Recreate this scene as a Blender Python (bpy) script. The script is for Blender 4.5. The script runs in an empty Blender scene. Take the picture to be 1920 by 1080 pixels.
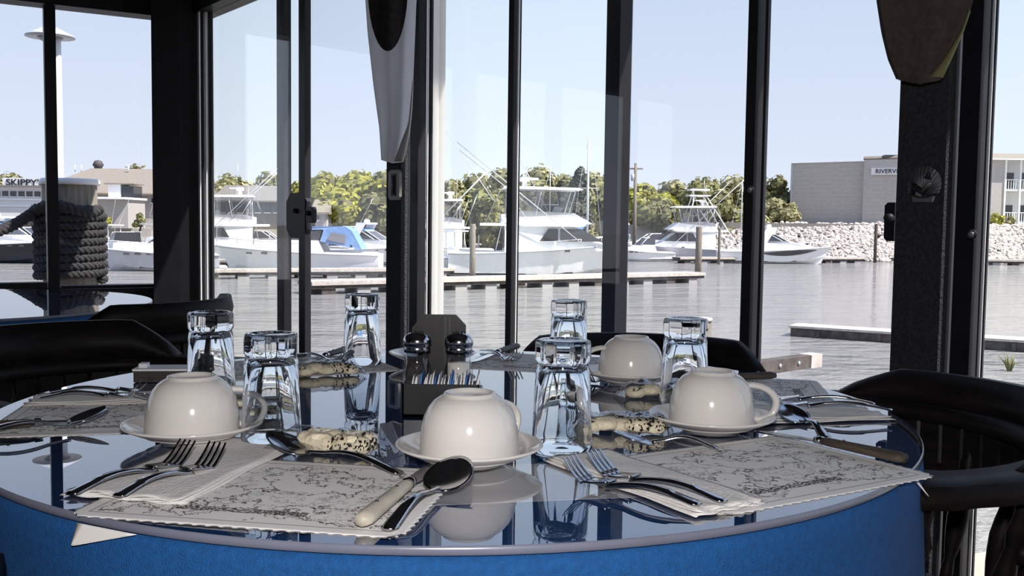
import bpy, math, random
from mathutils import Vector, Matrix
PI = math.pi
random.seed(7)
C = bpy.context.scene.collection
scene = bpy.context.scene

# ------------------------------------------------------------------ camera
F, YH, EYE = 1850.0, 420.0, 1.015
ROLL = math.radians(.75)
PITCH = math.atan((540 - YH) / F)
cp, sp = math.cos(PITCH), math.sin(PITCH)
cr, sr = math.cos(ROLL), math.sin(ROLL)
cam = bpy.data.cameras.new('camera'); cam.lens = F / 1920 * 36; cam.sensor_width = 36
cam.clip_start = .02; cam.clip_end = 2000
camo = bpy.data.objects.new('camera', cam); C.objects.link(camo)
U_ = Vector((0, sp, cp)); X_ = Vector((1, 0, 0)); FW = Vector((0, cp, -sp))
r_ = X_ * cr + U_ * sr; u_ = X_ * -sr + U_ * cr
m3 = Matrix((r_, u_, -FW)).transposed()
camo.matrix_world = Matrix.Translation((0, 0, EYE)) @ m3.to_4x4()
scene.camera = camo

# ------------------------------------------------------------------ world, sun, flash
w = bpy.data.worlds.new('sky'); scene.world = w; w.use_nodes = True
nt = w.node_tree; nt.nodes.clear()
tc = nt.nodes.new('ShaderNodeTexCoord'); sx = nt.nodes.new('ShaderNodeSeparateXYZ')
rp = nt.nodes.new('ShaderNodeValToRGB'); bg = nt.nodes.new('ShaderNodeBackground'); wo = nt.nodes.new('ShaderNodeOutputWorld')
nt.links.new(tc.outputs['Generated'], sx.inputs[0]); nt.links.new(sx.outputs['Z'], rp.inputs[0])
nt.links.new(rp.outputs[0], bg.inputs[0]); nt.links.new(bg.outputs[0], wo.inputs[0])
e = rp.color_ramp.elements
e[0].position = 0; e[0].color = (.74, .80, .85, 1)
e[1].position = 1; e[1].color = (.20, .36, .68, 1)
for p_, c_ in ((.08, (.66, .74, .82, 1)), (.22, (.56, .66, .78, 1)), (.45, (.43, .55, .73, 1))):
    k = e.new(p_); k.color = c_
bg.inputs[1].default_value = 1.0
sun = bpy.data.lights.new('sun', 'SUN'); sun.energy = 7.5; sun.angle = math.radians(.6); sun.color = (1, .95, .86)
suno = bpy.data.objects.new('sun', sun); C.objects.link(suno)
suno.rotation_euler = Vector((.55, -.22, .80)).to_track_quat('Z', 'Y').to_euler()
fl = bpy.data.lights.new('camera_flash', 'AREA'); fl.energy = 8.0; fl.size = .035; fl.color = (1, .97, .95)
flo = bpy.data.objects.new('camera_flash', fl); C.objects.link(flo)
flo.location = (.0, -.02, EYE + .085)
flo.rotation_euler = Vector((0, -cp, sp)).to_track_quat('Z', 'Y').to_euler()
scene.view_settings.view_transform = 'Standard'; scene.view_settings.look = 'None'
scene.view_settings.exposure = .48; scene.view_settings.gamma = 1
scene.view_settings.use_curve_mapping = False
try:
    scene.cycles.max_bounces = 14; scene.cycles.transmission_bounces = 12; scene.cycles.transparent_max_bounces = 24
    scene.cycles.glossy_bounces = 6; scene.cycles.diffuse_bounces = 3
    scene.cycles.sample_clamp_indirect = 6
except Exception: pass

# ------------------------------------------------------------------ pixel helpers (true positions on real planes)
def ray(px, py):
    x = px - 960; y = 540 - py
    dx = (x * cr - y * sr) / F; dy = (x * sr + y * cr) / F
    return Vector((dx, cp + dy * sp, -sp + dy * cp))
def az(px, py, z):
    r = ray(px, py); k = (z - EYE) / r.z; return Vector((r.x * k, r.y * k, z))
def ay(px, py, y):
    r = ray(px, py); k = y / r.y; return Vector((r.x * k, y, EYE + r.z * k))

# ------------------------------------------------------------------ materials
def new_mat(name):
    m = bpy.data.materials.new(name); m.use_nodes = True
    return m, m.node_tree, m.node_tree.nodes['Principled BSDF']
MATS = {}
def mat(name, col, rough=.5, metal=0., spec=.5, var=0., scale=20., bump=0., bscale=None, stretch=None, island=0., sheen=0., transl=0.):
    if name in MATS: return MATS[name]
    m, t, b = new_mat(name)
    b.inputs['Base Color'].default_value = (*col, 1); b.inputs['Roughness'].default_value = rough
    b.inputs['Metallic'].default_value = metal; b.inputs['Specular IOR Level'].default_value = spec
    if sheen: b.inputs['Sheen Weight'].default_value = sheen
    if var or bump or island:
        co = t.nodes.new('ShaderNodeTexCoord'); mp = t.nodes.new('ShaderNodeMapping')
        t.links.new(co.outputs['Object'], mp.inputs[0])
        if stretch: mp.inputs['Scale'].default_value = stretch
        nz = t.nodes.new('ShaderNodeTexNoise'); nz.inputs['Scale'].default_value = scale; nz.inputs['Detail'].default_value = 5
        t.links.new(mp.outputs[0], nz.inputs[0])
        val = nz.outputs[0]
        if var or island:
            mr = t.nodes.new('ShaderNodeMapRange'); t.links.new(val, mr.inputs[0])
            mr.inputs[1].default_value = .3; mr.inputs[2].default_value = .7
            mr.inputs[3].default_value = 1 - var; mr.inputs[4].default_value = 1 + var
            out = mr.outputs[0]
            if island:
                g = t.nodes.new('ShaderNodeNewGeometry'); mr2 = t.nodes.new('ShaderNodeMapRange')
                t.links.new(g.outputs['Random Per Island'], mr2.inputs[0])
                mr2.inputs[3].default_value = 1 - island; mr2.inputs[4].default_value = 1 + island
                mm = t.nodes.new('ShaderNodeMath'); mm.operation = 'MULTIPLY'
                t.links.new(out, mm.inputs[0]); t.links.new(mr2.outputs[0], mm.inputs[1]); out = mm.outputs[0]
            vm = t.nodes.new('ShaderNodeVectorMath'); vm.operation = 'SCALE'; vm.inputs[0].default_value = col
            t.links.new(out, vm.inputs['Scale']); t.links.new(vm.outputs[0], b.inputs['Base Color'])
        if bump:
            n2 = nz
            if bscale:
                n2 = t.nodes.new('ShaderNodeTexNoise'); n2.inputs['Scale'].default_value = bscale; t.links.new(mp.outputs[0], n2.inputs[0])
            bp = t.nodes.new('ShaderNodeBump'); bp.inputs['Strength'].default_value = bump; bp.inputs['Distance'].default_value = .01
            t.links.new(n2.outputs[0], bp.inputs['Height']); t.links.new(bp.outputs[0], b.inputs['Normal'])
    if transl:
        tr = t.nodes.new('ShaderNodeBsdfTranslucent'); tr.inputs[0].default_value = (*col, 1)
        mx = t.nodes.new('ShaderNodeMixShader'); mx.inputs[0].default_value = transl
        o = t.nodes['Material Output']
        t.links.new(b.outputs[0], mx.inputs[1]); t.links.new(tr.outputs[0], mx.inputs[2]); t.links.new(mx.outputs[0], o.inputs[0])
    MATS[name] = m; return m
def fresnel_pane(name, tint, f0, double, rough=0.):
    """thin clear sheet: see-through with a Schlick reflection (same from both sides)"""
    m = bpy.data.materials.new(name); m.use_nodes = True; t = m.node_tree; t.nodes.clear()
    o = t.nodes.new('ShaderNodeOutputMaterial'); mx = t.nodes.new('ShaderNodeMixShader')
    tr = t.nodes.new('ShaderNodeBsdfTransparent'); tr.inputs[0].default_value = (*tint, 1)
    gl = t.nodes.new('ShaderNodeBsdfGlossy'); gl.inputs['Roughness'].default_value = rough
    lw = t.nodes.new('ShaderNodeLayerWeight'); lw.inputs[0].default_value = .5
    p5 = t.nodes.new('ShaderNodeMath'); p5.operation = 'POWER'; p5.inputs[1].default_value = 5
    t.links.new(lw.outputs['Facing'], p5.inputs[0])
    ma = t.nodes.new('ShaderNodeMath'); ma.operation = 'MULTIPLY_ADD'; ma.inputs[1].default_value = 1 - f0; ma.inputs[2].default_value = f0
    t.links.new(p5.outputs[0], ma.inputs[0]); out = ma.outputs[0]
    if double:
        a1 = t.nodes.new('ShaderNodeMath'); a1.operation = 'ADD'; a1.inputs[1].default_value = 1; t.links.new(out, a1.inputs[0])
        m2 = t.nodes.new('ShaderNodeMath'); m2.operation = 'MULTIPLY'; m2.inputs[1].default_value = 2; t.links.new(out, m2.inputs[0])
        dv = t.nodes.new('ShaderNodeMath'); dv.operation = 'DIVIDE'; t.links.new(m2.outputs[0], dv.inputs[0]); t.links.new(a1.outputs[0], dv.inputs[1])
        out = dv.outputs[0]
    t.links.new(out, mx.inputs[0]); t.links.new(tr.outputs[0], mx.inputs[1]); t.links.new(gl.outputs[0], mx.inputs[2])
    t.links.new(mx.outputs[0], o.inputs[0]); return m
black = mat('black_frame_paint', (.009, .0085, .012), .5, var=.2, scale=12, spec=.25)
black2 = mat('charcoal_frame_paint', (.016, .016, .02), .5, spec=.3)
textured = mat('textured_charcoal_column', (.030, .031, .037), .75, spec=.2, var=.35, scale=120, bump=.6, bscale=160)
greystrip = mat('grey_metal_strip', (.16, .16, .18), .4, .3)
alu = mat('bright_aluminium_frame', (.80, .80, .82), .35, .2)
whiteframe = mat('white_window_frame', (.9, .89, .88), .5, var=.06, scale=8, transl=.8)
pane_clear = fresnel_pane('clear_window_glass', (.985, .99, 1.0), .04, False)
pane_tint = fresnel_pane('tinted_window_glass', (.92, .92, .955), .045, False)
table_glass = fresnel_pane('table_top_glass', (.94, .96, 1.0), .17, True)
glass_edge = mat('glass_edge', (.17, .18, .24), .25, spec=.5, var=.15, scale=6)
cloth_blue = mat('royal_blue_tablecloth', (.002, .075, .255), .85, var=.16, scale=150, bump=.3, bscale=600)
ceramic = mat('cream_glazed_ceramic', (.70, .665, .635), .12, spec=.55)
chrome = mat('polished_stainless_steel', (.50, .50, .52), .12, 1.)
darkchrome = mat('chrome_cap', (.55, .55, .58), .15, 1.)
napkin_m = mat('white_paper_napkin', (.90, .87, .85), .9, var=.05, scale=60, bump=.25, bscale=300, transl=.2)
wood_handle = mat('weathered_wood_handle', (.055, .042, .03), .65, var=.5, scale=90, stretch=(.15, 1.6, 1.6), bump=.4)
cream_handle = mat('cream_plastic_handle', (.50, .45, .37), .5, var=.25, scale=60, stretch=(.3, 1, 1))
chairwood = mat('dark_brown_chair_wood', (.009, .007, .0068), .5, var=.4, scale=14, stretch=(1, 1, 4), spec=.12)
chairwood2 = mat('worn_brown_chair_wood', (.03, .022, .018), .5, var=.4, scale=30, stretch=(1, 1, 6))
plastic = mat('black_plastic', (.012, .012, .013), .3, var=.2, scale=60)
packet_w = mat('white_sugar_paper', (.75, .75, .78), .7)
packet_b = mat('blue_sugar_paper', (.05, .17, .45), .7)
salt_m = mat('white_salt', (.8, .76, .72), .9)
pepper_m = mat('black_pepper', (.035, .03, .028), .9, var=.6, scale=400)
cracker_m = mat('pale_cracker', (.97, .86, .64), .8, var=.10, scale=80, bump=.5, bscale=120)
glass_m = bpy.data.materials.new('drinking_glass'); glass_m.use_nodes = True
_t = glass_m.node_tree; _t.nodes.clear(); _o = _t.nodes.new('ShaderNodeOutputMaterial'); _g = _t.nodes.new('ShaderNodeBsdfGlass')
_g.inputs['IOR'].default_value = 1.5; _g.inputs['Roughness'].default_value = 0; _g.inputs['Color'].default_value = (.97, .98, .99, 1)
_t.links.new(_g.outputs[0], _o.inputs[0])
gel = mat('white_gelcoat', (.88, .88, .87), .25, var=.03, scale=3)
gel2 = mat('pale_grey_gelcoat', (.50, .51, .55), .3, var=.06, scale=2)
hullgrey = mat('grey_hull_paint', (.22, .22, .23), .35, var=.1, scale=2)
bootst = mat('dark_boot_stripe', (.02, .022, .03), .5)
boatglass = mat('smoked_boat_glass', (.05, .05, .055), .08, spec=.8)
clearvinyl = fresnel_pane('clear_vinyl_curtain', (.70, .70, .72), .1, False, .15)
canvas = mat('blue_boat_canvas', (.20, .34, .60), .8, var=.1, scale=5)
tancanvas = mat('tan_boat_canvas', (.36, .33, .29), .8)
rail = mat('stainless_rail', (.75, .75, .76), .25, .6)
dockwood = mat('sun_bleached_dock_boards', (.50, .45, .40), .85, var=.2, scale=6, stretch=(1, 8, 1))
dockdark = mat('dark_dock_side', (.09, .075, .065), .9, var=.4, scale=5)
floatm = mat('pale_dock_float', (.35, .34, .33), .8)
pile = mat('weathered_piling_wood', (.22, .19, .15), .9, var=.35, scale=8, stretch=(4, 4, .6), bump=.6)
ropem = mat('dark_braided_rope', (.03, .028, .028), .9, var=.4, scale=40, bump=.4)
stone = mat('pale_riprap_stone', (.60, .53, .47), .9, var=.1, scale=2, island=.28)
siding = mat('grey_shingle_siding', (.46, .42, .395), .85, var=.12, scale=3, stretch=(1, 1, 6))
roofm = mat('tan_shingle_roof', (.25, .215, .175), .9, var=.12, scale=5)
roofg = mat('grey_shingle_roof', (.20, .185, .17), .9, var=.12, scale=5)
whitewall = mat('white_painted_wall', (.75, .74, .73), .7)
winm = mat('dark_window_glass', (.03, .033, .04), .1, spec=.7)
land = mat('shore_gravel', (.34, .31, .26), .95, var=.2, scale=.5)
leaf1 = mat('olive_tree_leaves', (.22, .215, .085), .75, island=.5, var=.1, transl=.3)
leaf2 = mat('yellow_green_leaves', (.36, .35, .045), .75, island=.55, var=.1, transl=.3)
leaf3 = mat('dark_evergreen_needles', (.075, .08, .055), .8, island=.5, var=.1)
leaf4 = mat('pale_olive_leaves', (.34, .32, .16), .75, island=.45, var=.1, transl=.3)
bark = mat('grey_bark', (.08, .065, .05), .9)

# ------------------------------------------------------------------ mesh builder
class MB:
    def __init__(s): s.v = []; s.f = []; s.sm = []; s.mi = []
    def add(s, vs, fs, smooth=False, mi=0, M=None):
        n = len(s.v)
        if M is not None: vs = [M @ Vector(p) for p in vs]
        s.v += [tuple(p) for p in vs]
        for f in fs: s.f.append([i + n for i in f]); s.sm.append(smooth); s.mi.append(mi)
        return s
    def box(s, c, d, M=None, mi=0, top=1.):
        x, y, z = d[0] / 2, d[1] / 2, d[2] / 2
        vs = [(c[0] + a * x * (top if g > 0 else 1), c[1] + b * y * (top if g > 0 else 1), c[2] + g * z) for g in (-1, 1) for a, b in ((-1, -1), (1, -1), (1, 1), (-1, 1))]
        return s.add(vs, [(3, 2, 1, 0), (4, 5, 6, 7), (0, 1, 5, 4), (1, 2, 6, 5), (2, 3, 7, 6), (3, 0, 4, 7)], False, mi, M)
    def lathe(s, prof, n=32, c=(0, 0, 0), smooth=True, mod=None, mi=0, M=None, closed=False):
        vs = []
        for (r, z) in prof:
            for i in range(n):
                a = 2 * PI * i / n; rr = r * (mod(a, z) if mod else 1)
                vs.append((c[0] + rr * math.cos(a), c[1] + rr * math.sin(a), c[2] + z))
        fs = []; k = len(prof)
        for j in range(k - 1 + (1 if closed else 0)):
            a0 = j * n; b0 = ((j + 1) % k) * n
            for i in range(n):
                i2 = (i + 1) % n; fs.append((a0 + i, a0 + i2, b0 + i2, b0 + i))
        if not closed:
            if prof[0][0] > 1e-5: fs.append(tuple(range(n))[::-1])
            if prof[-1][0] > 1e-5: fs.append(tuple((k - 1) * n + i for i in range(n)))
        return s.add(vs, fs, smooth, mi, M)
    def tube(s, pts, r, n=8, closed=False, smooth=True, mi=0, flat=1., M=None, up=None):
        pts = [Vector(p) for p in pts]; m = len(pts)
        rs = r if isinstance(r, (list, tuple)) else [r] * m
        vs = []; prev = None
        for i, p in enumerate(pts):
            if closed: t = pts[(i + 1) % m] - pts[i - 1]
            else: t = pts[min(i + 1, m - 1)] - pts[max(i - 1, 0)]
            if t.length < 1e-9: t = Vector((0, 0, 1))
            t.normalize()
            if prev is None:
                a = Vector(up) if up else (Vector((0, 0, 1)) if abs(t.z) < .9 else Vector((1, 0, 0)))
            else: a = prev
            n1 = (a - t * a.dot(t)); n1.normalize(); prev = n1; n2 = t.cross(n1)
            for k in range(n):
                th = 2 * PI * k / n
                vs.append(p + n1 * (rs[i] * math.cos(th) * flat) + n2 * (rs[i] * math.sin(th)))
        fs = []
        for i in range(m - 1 + (1 if closed else 0)):
            a0 = i * n; b0 = ((i + 1) % m) * n
            for k in range(n): fs.append((a0 + k, a0 + (k + 1) % n, b0 + (k + 1) % n, b0 + k))
        if not closed: fs.append(tuple(range(n))[::-1]); fs.append(tuple((m - 1) * n + k for k in range(n)))
        return s.add(vs, fs, smooth, mi, M)
    def loft(s, secs, smooth=True, cap=True, closed=True, mi=0, M=None):
        n = len(secs[0]); vs = [p for q in secs for p in q]; fs = []
        for i in range(len(secs) - 1):
            for k in range(n if closed else n - 1):
                fs.append((i * n + k, i * n + (k + 1) % n, (i + 1) * n + (k + 1) % n, (i + 1) * n + k))
        if cap and closed: fs.append(tuple(range(n))[::-1]); fs.append(tuple((len(secs) - 1) * n + k for k in range(n)))
        return s.add(vs, fs, smooth, mi, M)
    def prism(s, poly, z0, z1, M=None, mi=0):
        n = len(poly); vs = [(x, y, z0) for x, y in poly] + [(x, y, z1) for x, y in poly]
        return s.add(vs, [tuple(range(n))[::-1], tuple(range(n, 2 * n))] + [(i, (i + 1) % n, n + (i + 1) % n, n + i) for i in range(n)], False, mi, M)
    def prof(s, pts, mi=0, M=None):
        """side outline in x,z with a half width at every point"""
        n = len(pts); vs = [(x, -h, z) for x, z, h in pts] + [(x, h, z) for x, z, h in pts]
        return s.add(vs, [tuple(range(n)), tuple(range(n, 2 * n))[::-1]] + [(i, n + i, n + (i + 1) % n, (i + 1) % n) for i in range(n)], False, mi, M)
    def sheet(s, fn, nu, nv, th=0., smooth=True, mi=0, M=None):
        """surface fn(u,v)->point, given thickness downward"""
        vs = [Vector(fn(i / nu, j / nv)) for j in range(nv + 1) for i in range(nu + 1)]; W = nu + 1
        fs = [(j * W + i, j * W + i + 1, (j + 1) * W + i + 1, (j + 1) * W + i) for j in range(nv) for i in range(nu)]
        if th:
            nvv = len(vs)
            nm = []
            for j in range(nv + 1):
                for i in range(nu + 1):
                    a = vs[j * W + min(i + 1, nu)] - vs[j * W + max(i - 1, 0)]; b = vs[min(j + 1, nv) * W + i] - vs[max(j - 1, 0) * W + i]
                    c = a.cross(b); c.normalize() if c.length > 0 else None; nm.append(c)
            vs = vs + [p - q * th for p, q in zip(vs, nm)]
            fs = fs + [tuple(k + nvv for k in f)[::-1] for f in fs]
            rim = [i for i in range(W)] + [j * W + nu for j in range(1, nv + 1)] + [nv * W + i for i in range(nu - 1, -1, -1)] + [j * W for j in range(nv - 1, 0, -1)]
            fs = fs + [(rim[(i + 1) % len(rim)], rim[i], rim[i] + nvv, rim[(i + 1) % len(rim)] + nvv) for i in range(len(rim))]
        return s.add(vs, fs, smooth, mi, M)
    def build(s, name, m, parent=None, **tags):
        me = bpy.data.meshes.new(name); me.from_pydata(s.v, [], s.f)
        for mm in (m if isinstance(m, (list, tuple)) else [m]): me.materials.append(mm)
        me.polygons.foreach_set('use_smooth', s.sm); me.polygons.foreach_set('material_index', s.mi); me.update()
        o = bpy.data.objects.new(name, me); C.objects.link(o)
        if parent is not None: o.parent = parent
        for k, v in tags.items(): o[k] = v
        return o
def tag(o, label, cat, group=None, kind=None):
    o['label'] = label; o['category'] = cat
    if group: o['group'] = group
    if kind: o['kind'] = kind
    return o
def thing(name, label, cat, loc=(0, 0, 0), rz=0, group=None):
    o = bpy.data.objects.new(name, None); o.empty_display_size = .05; C.objects.link(o)
    o.location = loc; o.rotation_euler = (0, 0, rz); return tag(o, label, cat, group)
def dup(o, loc, rz, label, group=None):
    r = o.copy(); C.objects.link(r); r.location = loc; r.rotation_euler = (0, 0, rz); r['label'] = label
    if group: r['group'] = group
    def rec(a, b):
        for ch in list(a.children):
            c = ch.copy(); C.objects.link(c); c.parent = b; rec(ch, c)
    rec(o, r); return r
def struct(name, mb, m, parent=None):
    o = mb.build(name, m, parent)
    if parent is None: o['kind'] = 'structure'
    return o
def text_mb(txt, size, depth):
    cu = bpy.data.curves.new('t', 'FONT'); cu.body = txt; cu.size = size; cu.extrude = depth; cu.align_x = 'CENTER'; cu.align_y = 'CENTER'
    o = bpy.data.objects.new('t', cu); C.objects.link(o); bpy.context.view_layer.update()
    me = o.to_mesh(); mb = MB(); mb.add([tuple(v.co) for v in me.vertices], [tuple(p.vertices) for p in me.polygons])
    o.to_mesh_clear(); bpy.data.objects.remove(o); bpy.data.curves.remove(cu); return mb

# ------------------------------------------------------------------ the glazed walls
HZ, SILL, CZ = 2.12, .22, 2.45
CN = Vector((-1.8305, 5.6045)); UR = Vector((.6185, -.7858)); UL = Vector((-.8656, -.5007))
AR = math.atan2(UR.y, UR.x); AL = math.atan2(UL.y, UL.x)
def nrm(U): return Vector((U.y, -U.x)) if U is UR else Vector((-U.y, U.x))      # towards the room
def wt(px, U=UR, py=300, off=0.):
    r = ray(px, py); d = U.x * -r.y + U.y * r.x; q = CN + nrm(U) * off
    return (-q.x * -r.y - q.y * r.x) / d
def px_of(x, y, z):
    q = Vector((x, y, z - EYE)); d = q.dot(FW); a = q.dot(r_) / d; b = q.dot(u_) / d
    return 960 + a * F, 540 - b * F
def wallM(U, t, inset=0.):
    a = math.atan2(U.y, U.x); p = CN + U * t
    n = Vector((U.y, -U.x)) if U is UR else Vector((-U.y, U.x))      # towards the room
    p = p + n * inset
    return Matrix.Translation((p.x, p.y, 0)) @ Matrix.Rotation(a, 4, 'Z')
def strip(mb, U, pa, pb, z0=SILL, z1=HZ + .05, depth=.05, inset=0., py=300):
    # the box is sized so that its whole outline, sides included, spans pa to pb
    n = nrm(U); sg = 1 if U is UR else -1
    while True:
        ta, tb = wt(pa, U, py), wt(pb, U, py); wd0 = abs(tb - ta)
        for it in range(6):
            cs = []
            for t_ in (ta, tb):
                for o_ in (inset - depth / 2, inset + depth / 2):
                    p = CN + U * t_ + n * o_; cs.append(px_of(p.x, p.y, EYE + (430 - py) / F * p.y)[0])
            k = 1e-3; p0 = CN + U * ta; p1 = CN + U * (ta + k); sl = (px_of(p1.x, p1.y, EYE)[0] - px_of(p0.x, p0.y, EYE)[0]) / k
            ta += (pa - min(cs)) / sl; tb += (pb - max(cs)) / sl
        if (tb - ta) * sg > wd0 * .45: break
        depth *= .75
    mb.box((0, 0, (z0 + z1) / 2), (abs(tb - ta), depth, z1 - z0), M=wallM(U, (ta + tb) / 2, inset)); return (ta + tb) / 2
trim_n = [0]
def post(pa, pb, m, U=UR, **k):
    mb = MB(); strip(mb, U, pa, pb, **k); trim_n[0] += 1
    return struct('trim_%d' % trim_n[0], mb, m)
# room
RL, RR = 4.9, 7.6
pL = CN + UL * RL; pR = CN + UR * RR
outline = [(CN.x, CN.y), (pR.x, pR.y), (pR.x, -2.6), (pL.x, -2.6), (pL.x, pL.y)]
fl_ = MB(); fl_.prism(outline, -.12, -.03); floor = struct('floor', fl_, mat('dark_floor_base', (.05, .045, .04), .7))
fm = mat('dark_floor_boards', (.075, .055, .042), .55, var=.3, scale=5, stretch=(1, 8, 1))
for i in range(26):
    mb = MB(); y = -2.5 + i * .3; y1 = y + .292
    def span(yy):
        xl = pL.x if yy <= pL.y else pL.x + (yy - pL.y) / (CN.y - pL.y) * (CN.x - pL.x)
        xr = pR.x if yy <= pR.y else pR.x + (yy - pR.y) / (CN.y - pR.y) * (CN.x - pR.x)
        return xl + .1, xr - .1
    a, b = span(y); c, d = span(y1)
    if y1 > CN.y - .15: break
    mb.prism([(a, y), (b, y), (d, y1), (c, y1)], -.03, 0); mb.build('board', fm, floor)
mb = MB(); mb.prism(outline, CZ, CZ + .1); struct('ceiling', mb, mat('dark_ceiling_paint', (.035, .033, .038), .8))
# unseen eave added outside the glass to keep sun off the table
mb = MB(); nR = Vector((-UR.y, UR.x)); nL = Vector((UL.y, -UL.x))
a = CN + UR * -1.3; b = CN + UR * (RR + .5)
mb.prism([(a.x, a.y), (b.x, b.y), (b.x + nR.x * .42, b.y + nR.y * .42), (a.x + nR.x * .42, a.y + nR.y * .42)], CZ + .02, CZ + .14)
struct('added_sun_eave', mb, mat('added_eave_dark', (.03, .03, .034), .8))
for nm, U, L in (('wall_right', UR, RR), ('wall_left', UL, RL)):
    w0 = MB(); w0.box((0, 0, (HZ + CZ) / 2), (L, .14, CZ - HZ), M=wallM(U, L / 2)); w_ = struct(nm, w0, black)
    s0 = MB(); zs = SILL if U is UR else .64
    s0.box((0, 0, zs / 2), (L, .12, zs), M=wallM(U, L / 2)); s0.build('low_wall', black2, w_)
    s1 = MB(); s1.box((0, 0, zs - .015), (L, .2, .03), M=wallM(U, L / 2)); s1.build('sill', black, w_)
mb = MB(); mb.box((pL.x - .05, (pL.y - 2.6) / 2, CZ / 2), (.1, pL.y + 2.6, CZ)); struct('wall_side', mb, mat('dark_wall_paint', (.06, .055, .055), .8))
mb = MB(); mb.box(((pL.x + pR.x) / 2, -2.65, CZ / 2), (pR.x - pL.x, .1, CZ)); struct('wall_back', mb, mat('warm_wall_paint', (.12, .10, .09), .8))
mb = MB(); mb.box((pR.x + .05, (pR.y - 2.6) / 2, CZ / 2), (.1, pR.y + 2.6, CZ)); struct('wall_end', mb, mat('warm_wall_paint', (.12, .10, .09), .8))
# corner post and left wall posts
post(311, 352, black, UL, depth=.16, z0=0)
cpost = MB(); cpost.prism([(CN.x - .02, CN.y - .02), (CN.x - .16, CN.y - .13), (CN.x - .10, CN.y - .30), (CN.x + .03, CN.y - .26), (CN.x + .17, CN.y - .2)], 0, CZ)
struct('trim_corner', cpost, black)
post(84, 108, black, UL, depth=.07)
mb = MB(); strip(mb, UL, -20, 84, z0=.64, z1=.675, depth=.09); strip(mb, UL, 108, 311, z0=.64, z1=.655, depth=.09); struct('trim_left_rail', mb, black)
for k, t in enumerate((2.1, 3.1, 4.1, 4.85)):
    mb = MB(); mb.box((0, 0, HZ / 2), (.09, .1, HZ), M=wallM(UL, t)); struct('trim_left_far_%d' % (k + 1), mb, black)
# right wall posts
post(366, 371.5, black, inset=.04); post(371.5, 377, alu, inset=.05, depth=.03); post(377, 383, black); post(383, 391, alu, inset=.02, depth=.04)
post(391, 401, black, depth=.07)
post(519, 546, black, depth=.05, inset=-.06); post(560, 583, black, depth=.04)
post(725, 765, textured, depth=.03, z0=0); post(765, 769, greystrip, depth=.12, z0=0); post(769, 799, black, depth=.05, z0=0)
post(799.5, 803, alu, depth=.12); post(803, 811, black, depth=.06); post(811, 834, whiteframe, depth=.05, inset=-.06)
post(951, 968, black, depth=.03); post(968, 972, alu, depth=.075); post(972, 975, black, depth=.06)
post(1133, 1181, black, depth=.05, inset=-.06)
post(1396, 1428, black, depth=.04); post(1428, 1438, black2, depth=.06)
colp = post(1683, 1787, textured, depth=.03, z0=0, inset=.04); post(1787, 1796, greystrip, depth=.13, z0=0)
post(1796, 1846, black, depth=.03, z0=0); post(1806, 1809, black2, depth=.125, z0=0)
post(1850, 1855, alu, depth=.10); post(1855, 1861, black, depth=.07); post(1846, 1850, black, depth=.06)
for k, t in enumerate((5.5, 6.5, 7.5)):
    mb = MB(); mb.box((0, 0, HZ / 2), (.09, .1, HZ), M=wallM(UR, t)); struct('trim_right_far_%d' % (k + 1), mb, black)
wn = [0]
def pane(U, ta, tb, m, inset=0., z0=None):
    wn[0] += 1; z0 = z0 or (SILL if U is UR else .64)
    mb = MB(); mb.box((0, 0, (z0 + HZ) / 2), (abs(tb - ta), .006, HZ - z0), M=wallM(U, (ta + tb) / 2, inset))
    return struct('window_%d' % wn[0], mb, m)
for a, b, m in ((401, 560, pane_clear), (583, 725, pane_tint), (834, 951, pane_clear), (975, 1181, pane_clear), (1181, 1396, pane_tint), (1438, 1683, pane_tint)):
    pane(UR, wt(a), wt(b), m)
pane(UR, wt(1861), 5.45, pane_clear)
for a, b in ((5.55, 6.45), (6.55, 7.45)): pane(UR, a, b, pane_tint)
pane(UL, wt(311, UL), wt(108, UL), pane_tint); pane(UL, wt(84, UL), 2.05, pane_tint)
for a, b in ((2.15, 3.05), (3.15, 4.05), (4.15, 4.8)): pane(UL, a, b, pane_tint)
# latches, handles, plaque on the posts (parts of the setting seen as things)
def wall_thing(px, py, U=UR, inset=.06):
    t = wt(px, U, py, inset); p = CN + U * t + nrm(U) * inset
    r = ray(px, py); d = p.y / r.y; return (p.x, p.y, EYE + r.z * d)
def latch(px0, px1, py0, py1, label, inset=.05):
    pm = wall_thing((px0 + px1) / 2, (py0 + py1) / 2, UR, inset); d = pm[1]
    wd = abs(wt(px1, UR, (py0 + py1) / 2) - wt(px0, UR, (py0 + py1) / 2)); hh = (py1 - py0) / F * d
    t = thing('window_latch', label, 'latch', pm, AR)
    mb = MB(); r = min(wd, hh) * .2
    mb.prism([(-wd / 2 + r, -hh / 2), (wd / 2 - r, -hh / 2), (wd / 2, -hh / 2 + r), (wd / 2, hh / 2 - r), (wd / 2 - r, hh / 2), (-wd / 2 + r, hh / 2), (-wd / 2, hh / 2 - r), (-wd / 2, -hh / 2 + r)], -.012, .012, M=Matrix.Rotation(PI / 2, 4, 'X'))
    mb.build('latch_body', black, t)
    k = MB(); k.tube([(0, -.012, hh * .1), (0, -.03, hh * .1)], [.012, .009], 10); k.build('thumb_turn', black2, t)
latch(541, 580, 362, 446, 'black square window latch box beside the narrow black mullion at left', .0)
latch(578, 589, 388, 418, 'small black catch sticking out of the narrow mullion', .05)
latch(1663, 1690, 380, 452, 'black rounded latch plate on the left edge of the grey column', -.02)
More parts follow.
